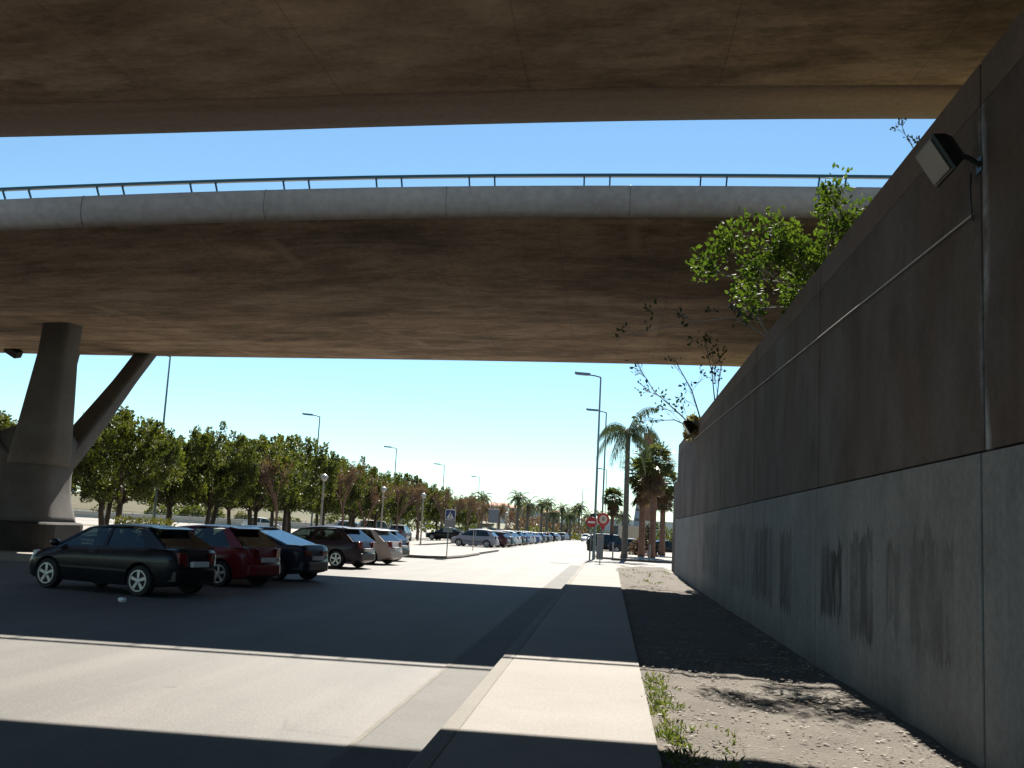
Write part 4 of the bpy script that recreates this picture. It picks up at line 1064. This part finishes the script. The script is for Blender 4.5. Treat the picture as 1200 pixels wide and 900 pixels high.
    MB().prism([(D[0] + .0, yb - .08, D[1] - .01), (C[0] - .03, yt - .03, C[1] - .03), (C[0] - .03, -yt + .03, C[1] - .03), (D[0] + .0, -yb + .08, D[1] - .01)], (-.01, 0, .008)).build('rear_window', M['glass'], root)
    if kind in ('hatch', 'estate', 'mpv', 'compact'):
        MB().prism([(C[0] + .02, yt - .02, C[1] + .005), (C[0] - .24, yt - .06, C[1] - .035), (C[0] - .24, -yt + .06, C[1] - .035), (C[0] + .02, -yt + .02, C[1] + .005)], (0, 0, .03)).build('spoiler', pt, root, bevel=.01)
    # seats
    for (sx, sy, sw) in ((.25, .36, .46), (.25, -.36, .46), (-.75, 0, 1.2)):
        sb = MB().box((sx, sy, .72), (.2, sw, .75), mat=Euler((0, -.2, 0)).to_matrix()); sb.box((sx + .3, sy, .45), (.5, sw, .2))
        for hy in ((0,) if sw < 1 else (-.35, .35)): sb.box((sx - .12, sy + hy, 1.16), (.09, .24, .17))
        sb.build('seat', M['seat'], root, bevel=.04)
    # wheels
    for wx in ax:
        for sg in (-1, 1):
            wy = sg * (W - .115)
            wb = MB().lathe([(wr * .66, -.1), (wr * .93, -.105), (wr, -.07), (wr, .07), (wr * .93, .105), (wr * .66, .1)], 28, (wx, wy, wr), 'Y')
            wh = fixnormals(wb.build('wheel', M['tyre'], root, smooth=False))
            fy = wy + sg * .103
            r = MB().lathe([(wr * .7, -.16 * sg), (wr * .7, .02 * sg), (wr * .62, .02 * sg), (wr * .6, -.03 * sg)], 26, (wx, fy, wr), 'Y')
            for k in range(5):
                a = k * 2 * math.pi / 5 + .3
                d = Vector((math.cos(a), 0, math.sin(a))); s_ = Vector((-math.sin(a), 0, math.cos(a)))
                c0 = Vector((wx, fy + sg * .008, wr))
                r.prism([c0 + d * .03 - s_ * .026, c0 + d * wr * .64 - s_ * .036, c0 + d * wr * .64 + s_ * .036, c0 + d * .03 + s_ * .026], (0, -sg * .03, 0))
            r.lathe([(.06, -.03 * sg), (.06, .012 * sg), (.045, .018 * sg), (.001, .018 * sg)], 12, (wx, fy, wr), 'Y')
            fixnormals(r.build('rim', M['alloy'], wh))
    # lamps, bumpers, plate, mirrors, trim
    for sg in (-1, 1):
        zt = P['hood'][1][1]
        xr = -hl + .05; yr = sg * (W * .615)
        if kind == 'sedan': tl_ = [(xr - .05, yr - sg * .3, zt - .12), (xr - .03, yr + sg * .02, zt - .11), (xr - .02, yr + sg * .02, zt - .3), (xr - .05, yr - sg * .3, zt - .28)]
        else: tl_ = [(xr - .06, yr - sg * .16, zt + .0), (xr - .03, yr + sg * .03, zt + .02), (xr - .02, yr + sg * .035, zt - .3), (xr - .06, yr - sg * .2, zt - .28)]
        fixnormals(MB().prism(tl_, (.3, sg * .085, 0)).build('taillight', M['tail'], root, bevel=.015))
        fixnormals(MB().prism([(hl - .02, sg * .36, .72), (hl - .1, sg * W * .68, .76), (hl - .12, sg * W * .71, .62), (hl - .0, sg * .4, .6)], (-.22, sg * .05, .03)).build('headlight', M['clear'], root, bevel=.015))
        MB().lathe([(.02, -.1), (.07, -.08), (.085, 0), (.07, .06), (.02, .075)], 10, (A[0] - .22, sg * (yb + .13), A[1] + .08), 'Y').build('mirror', pt, root, smooth=True)
        MB().box((-.05, sg * (W + .002), .5), (L * .44, .02, .05)).build('side_moulding', M['trim'], root, bevel=.006)
        for hx in ((.1, -.8) if kind not in ('hatch', 'compact') else (.0,)):
            MB().box((hx, sg * (W * .985 + .012), zbelt(hx) - .12), (.18, .025, .03)).build('door_handle', pt, root, bevel=.008)
    bp = MB().prism([(-hl - .06, -W * .56, .3), (-hl - .06, W * .56, .3), (-hl + .03, W * .72, .3), (-hl + .35, W * .915, .3), (-hl + .35, -W * .915, .3), (-hl + .03, -W * .72, .3)], (0, 0, .26))
    fixnormals(bp.build('rear_bumper', pt, root, bevel=.03))
    bp = MB().prism([(hl + .04, -W * .54, .24), (hl - .05, -W * .71, .24), (hl - .4, -W * .9, .24), (hl - .4, W * .9, .24), (hl - .05, W * .71, .24), (hl + .04, W * .54, .24)], (0, 0, .28))
    fixnormals(bp.build('front_bumper', pt, root, bevel=.03))
    zpl = .68 if kind != 'sedan' else .66
    MB().box((-hl - .035, 0, zpl), (.09, .5, .11)).build('number_plate', M['plate'], root, bevel=.005)
    return root

def repaint(root, pname):
    for ch in root.children:
        for sl_ in ch.material_slots:
            if sl_.material and sl_.material.name.endswith('_car_paint'):
                sl_.link = 'OBJECT'; sl_.material = PAINTS[pname]

car_stock = {}
def car(kind, pname, x, y, heading, label, group, z=-.15, s=1):
    """heading: direction of the nose, degrees from +X"""
    if kind not in car_stock:
        car_stock[kind] = make_car(kind, pname); o = car_stock[kind]; o['pn'] = pname
    else:
        o = dup(car_stock[kind])
        if car_stock[kind]['pn'] != pname: repaint(o, pname)
    if 'pn' in o and o is not car_stock[kind]: del o['pn']
    o.location = (x, y, z); o.rotation_euler = (0, 0, R(heading)); o.scale = (s, s, s)
    tag(o, label, 'car', group)
    return o
g1 = 'cars parked nose in along the left of the road'
car('compact', 'black', -10.45, 21.6, 163, 'black compact hatchback parked nearest, in the deck shadow in front of the pier', g1)
car('hatch', 'red', -10.3, 25.6, 163, 'dark red hatchback with a small roof spoiler beside the black hatchback', g1)
car('sedan', 'navy', -10.3, 29.2, 163, 'dark blue saloon between the red hatchback and the edge of the deck shadow', g1)
car('hatch', 'plum', -10.9, 38.6, 163, 'black purple hatchback parked just out in the sunlight', g1, s=1.03)
car('hatch', 'pearl', -10.8, 43.6, 163, 'pale pinkish silver hatchback in the sun beside the dark purple one', g1)
car('compact', 'green', -11.4, 48.2, 163, 'dark green hatchback at the end of the near row by the island kerb', g1)
g2 = 'cars parked in the far row along the road'
car('mpv', 'silver', -12.0, 93, 172, 'silver hatchback seen side on at the head of the far row', g2)
far = [('estate', 'maroon', 97), ('sedan', 'teal', 101), ('mpv', 'white', 105.5), ('hatch', 'white', 110), ('mpv', 'green', 114.5), ('estate', 'blue', 119), ('hatch', 'silver', 124), ('mpv', 'white', 129), ('sedan', 'blue', 135), ('hatch', 'silver', 141), ('estate', 'grey', 148), ('sedan', 'navy', 156), ('hatch', 'red', 165), ('mpv', 'black', 176), ('hatch', 'white', 188), ('sedan', 'grey', 202), ('mpv', 'white', 220), ('estate', 'silver', 240)]
ords = ['second', 'third', 'fourth', 'fifth', 'sixth', 'seventh', 'eighth', 'ninth', 'tenth', 'eleventh', 'twelfth', 'thirteenth', 'fourteenth', 'fifteenth', 'sixteenth', 'seventeenth', 'eighteenth', 'nineteenth']
cw = {'teal': 'dark teal', 'navy': 'navy', 'maroon': 'dark maroon'}
kw = {'estate': 'estate car', 'sedan': 'saloon', 'compact': 'hatchback', 'mpv': 'tall hatchback', 'hatch': 'hatchback', 'suv': 'off-roader'}
for (k, p, y), od in zip(far, ords):
    car(k, p, -11.4 + (y - 95) * .008, y, 166, '%s %s parked %s in the far row after the silver one' % (cw.get(p, p), kw[k], od), g2)
g3 = 'cars parked beyond the island under the trees'
for (k, p, x, y, h, lb) in [('suv', 'white', -23.2, 103, 12, 'white off-roader under the trees just above the roof of the purple hatchback'), ('hatch', 'grey', -19.5, 96, 90, 'grey hatchback under the bare trees behind the crossing sign'), ('sedan', 'black', -17.5, 112, 170, 'black saloon half hidden behind the silver car'), ('mpv', 'green', -14.6, 112, 168, 'dark green tall hatchback right behind the silver car roof'), ('hatch', 'white', -36, 105, 20, 'white hatchback far behind the tree trunks on the plaza'), ('mpv', 'silver', -30.5, 121, 0, 'silver tall hatchback beyond the second row of tree trunks')]:
    car(k, p, x, y, h, lb, g3, z=-.015 if x < -15.5 else -.14)
g4 = 'cars at the far end of the road'
for (k, p, x, y, h, lb) in [('sedan', 'navy', 2.35, 100, 0, 'dark navy saloon seen side on behind the slender palm'), ('suv', 'black', .4, 104, 0, 'black off-roader with a boxy tail behind the round signs'), ('hatch', 'grey', -2.4, 190, 265, 'grey car at the far road end left of the no entry sign'), ('mpv', 'white', -4.6, 215, 265, 'white car in the middle of the far road'), ('suv', 'silver', -3.0, 232, 90, 'silver off-roader at the far road end behind the grey car'), ('sedan', 'black', 5.9, 110, 10, 'black car partly hidden between the fan palms and the wall end'), ('mpv', 'silver', -1.9, 150, 88, 'silver tall hatchback nearest on the far road beside the no entry sign'), ('hatch', 'white', -2.6, 168, 88, 'white hatchback queuing behind the silver one on the far road'), ('sedan', 'teal', -5.2, 262, 268, 'dark teal saloon far along the road centre'), ('hatch', 'maroon', -6.8, 245, 265, 'dark maroon car farthest along the road on the left')]:
    car(k, p, x, y, h, lb, g4)
for k_, o in car_stock.items():
    if 'pn' in o: del o['pn']
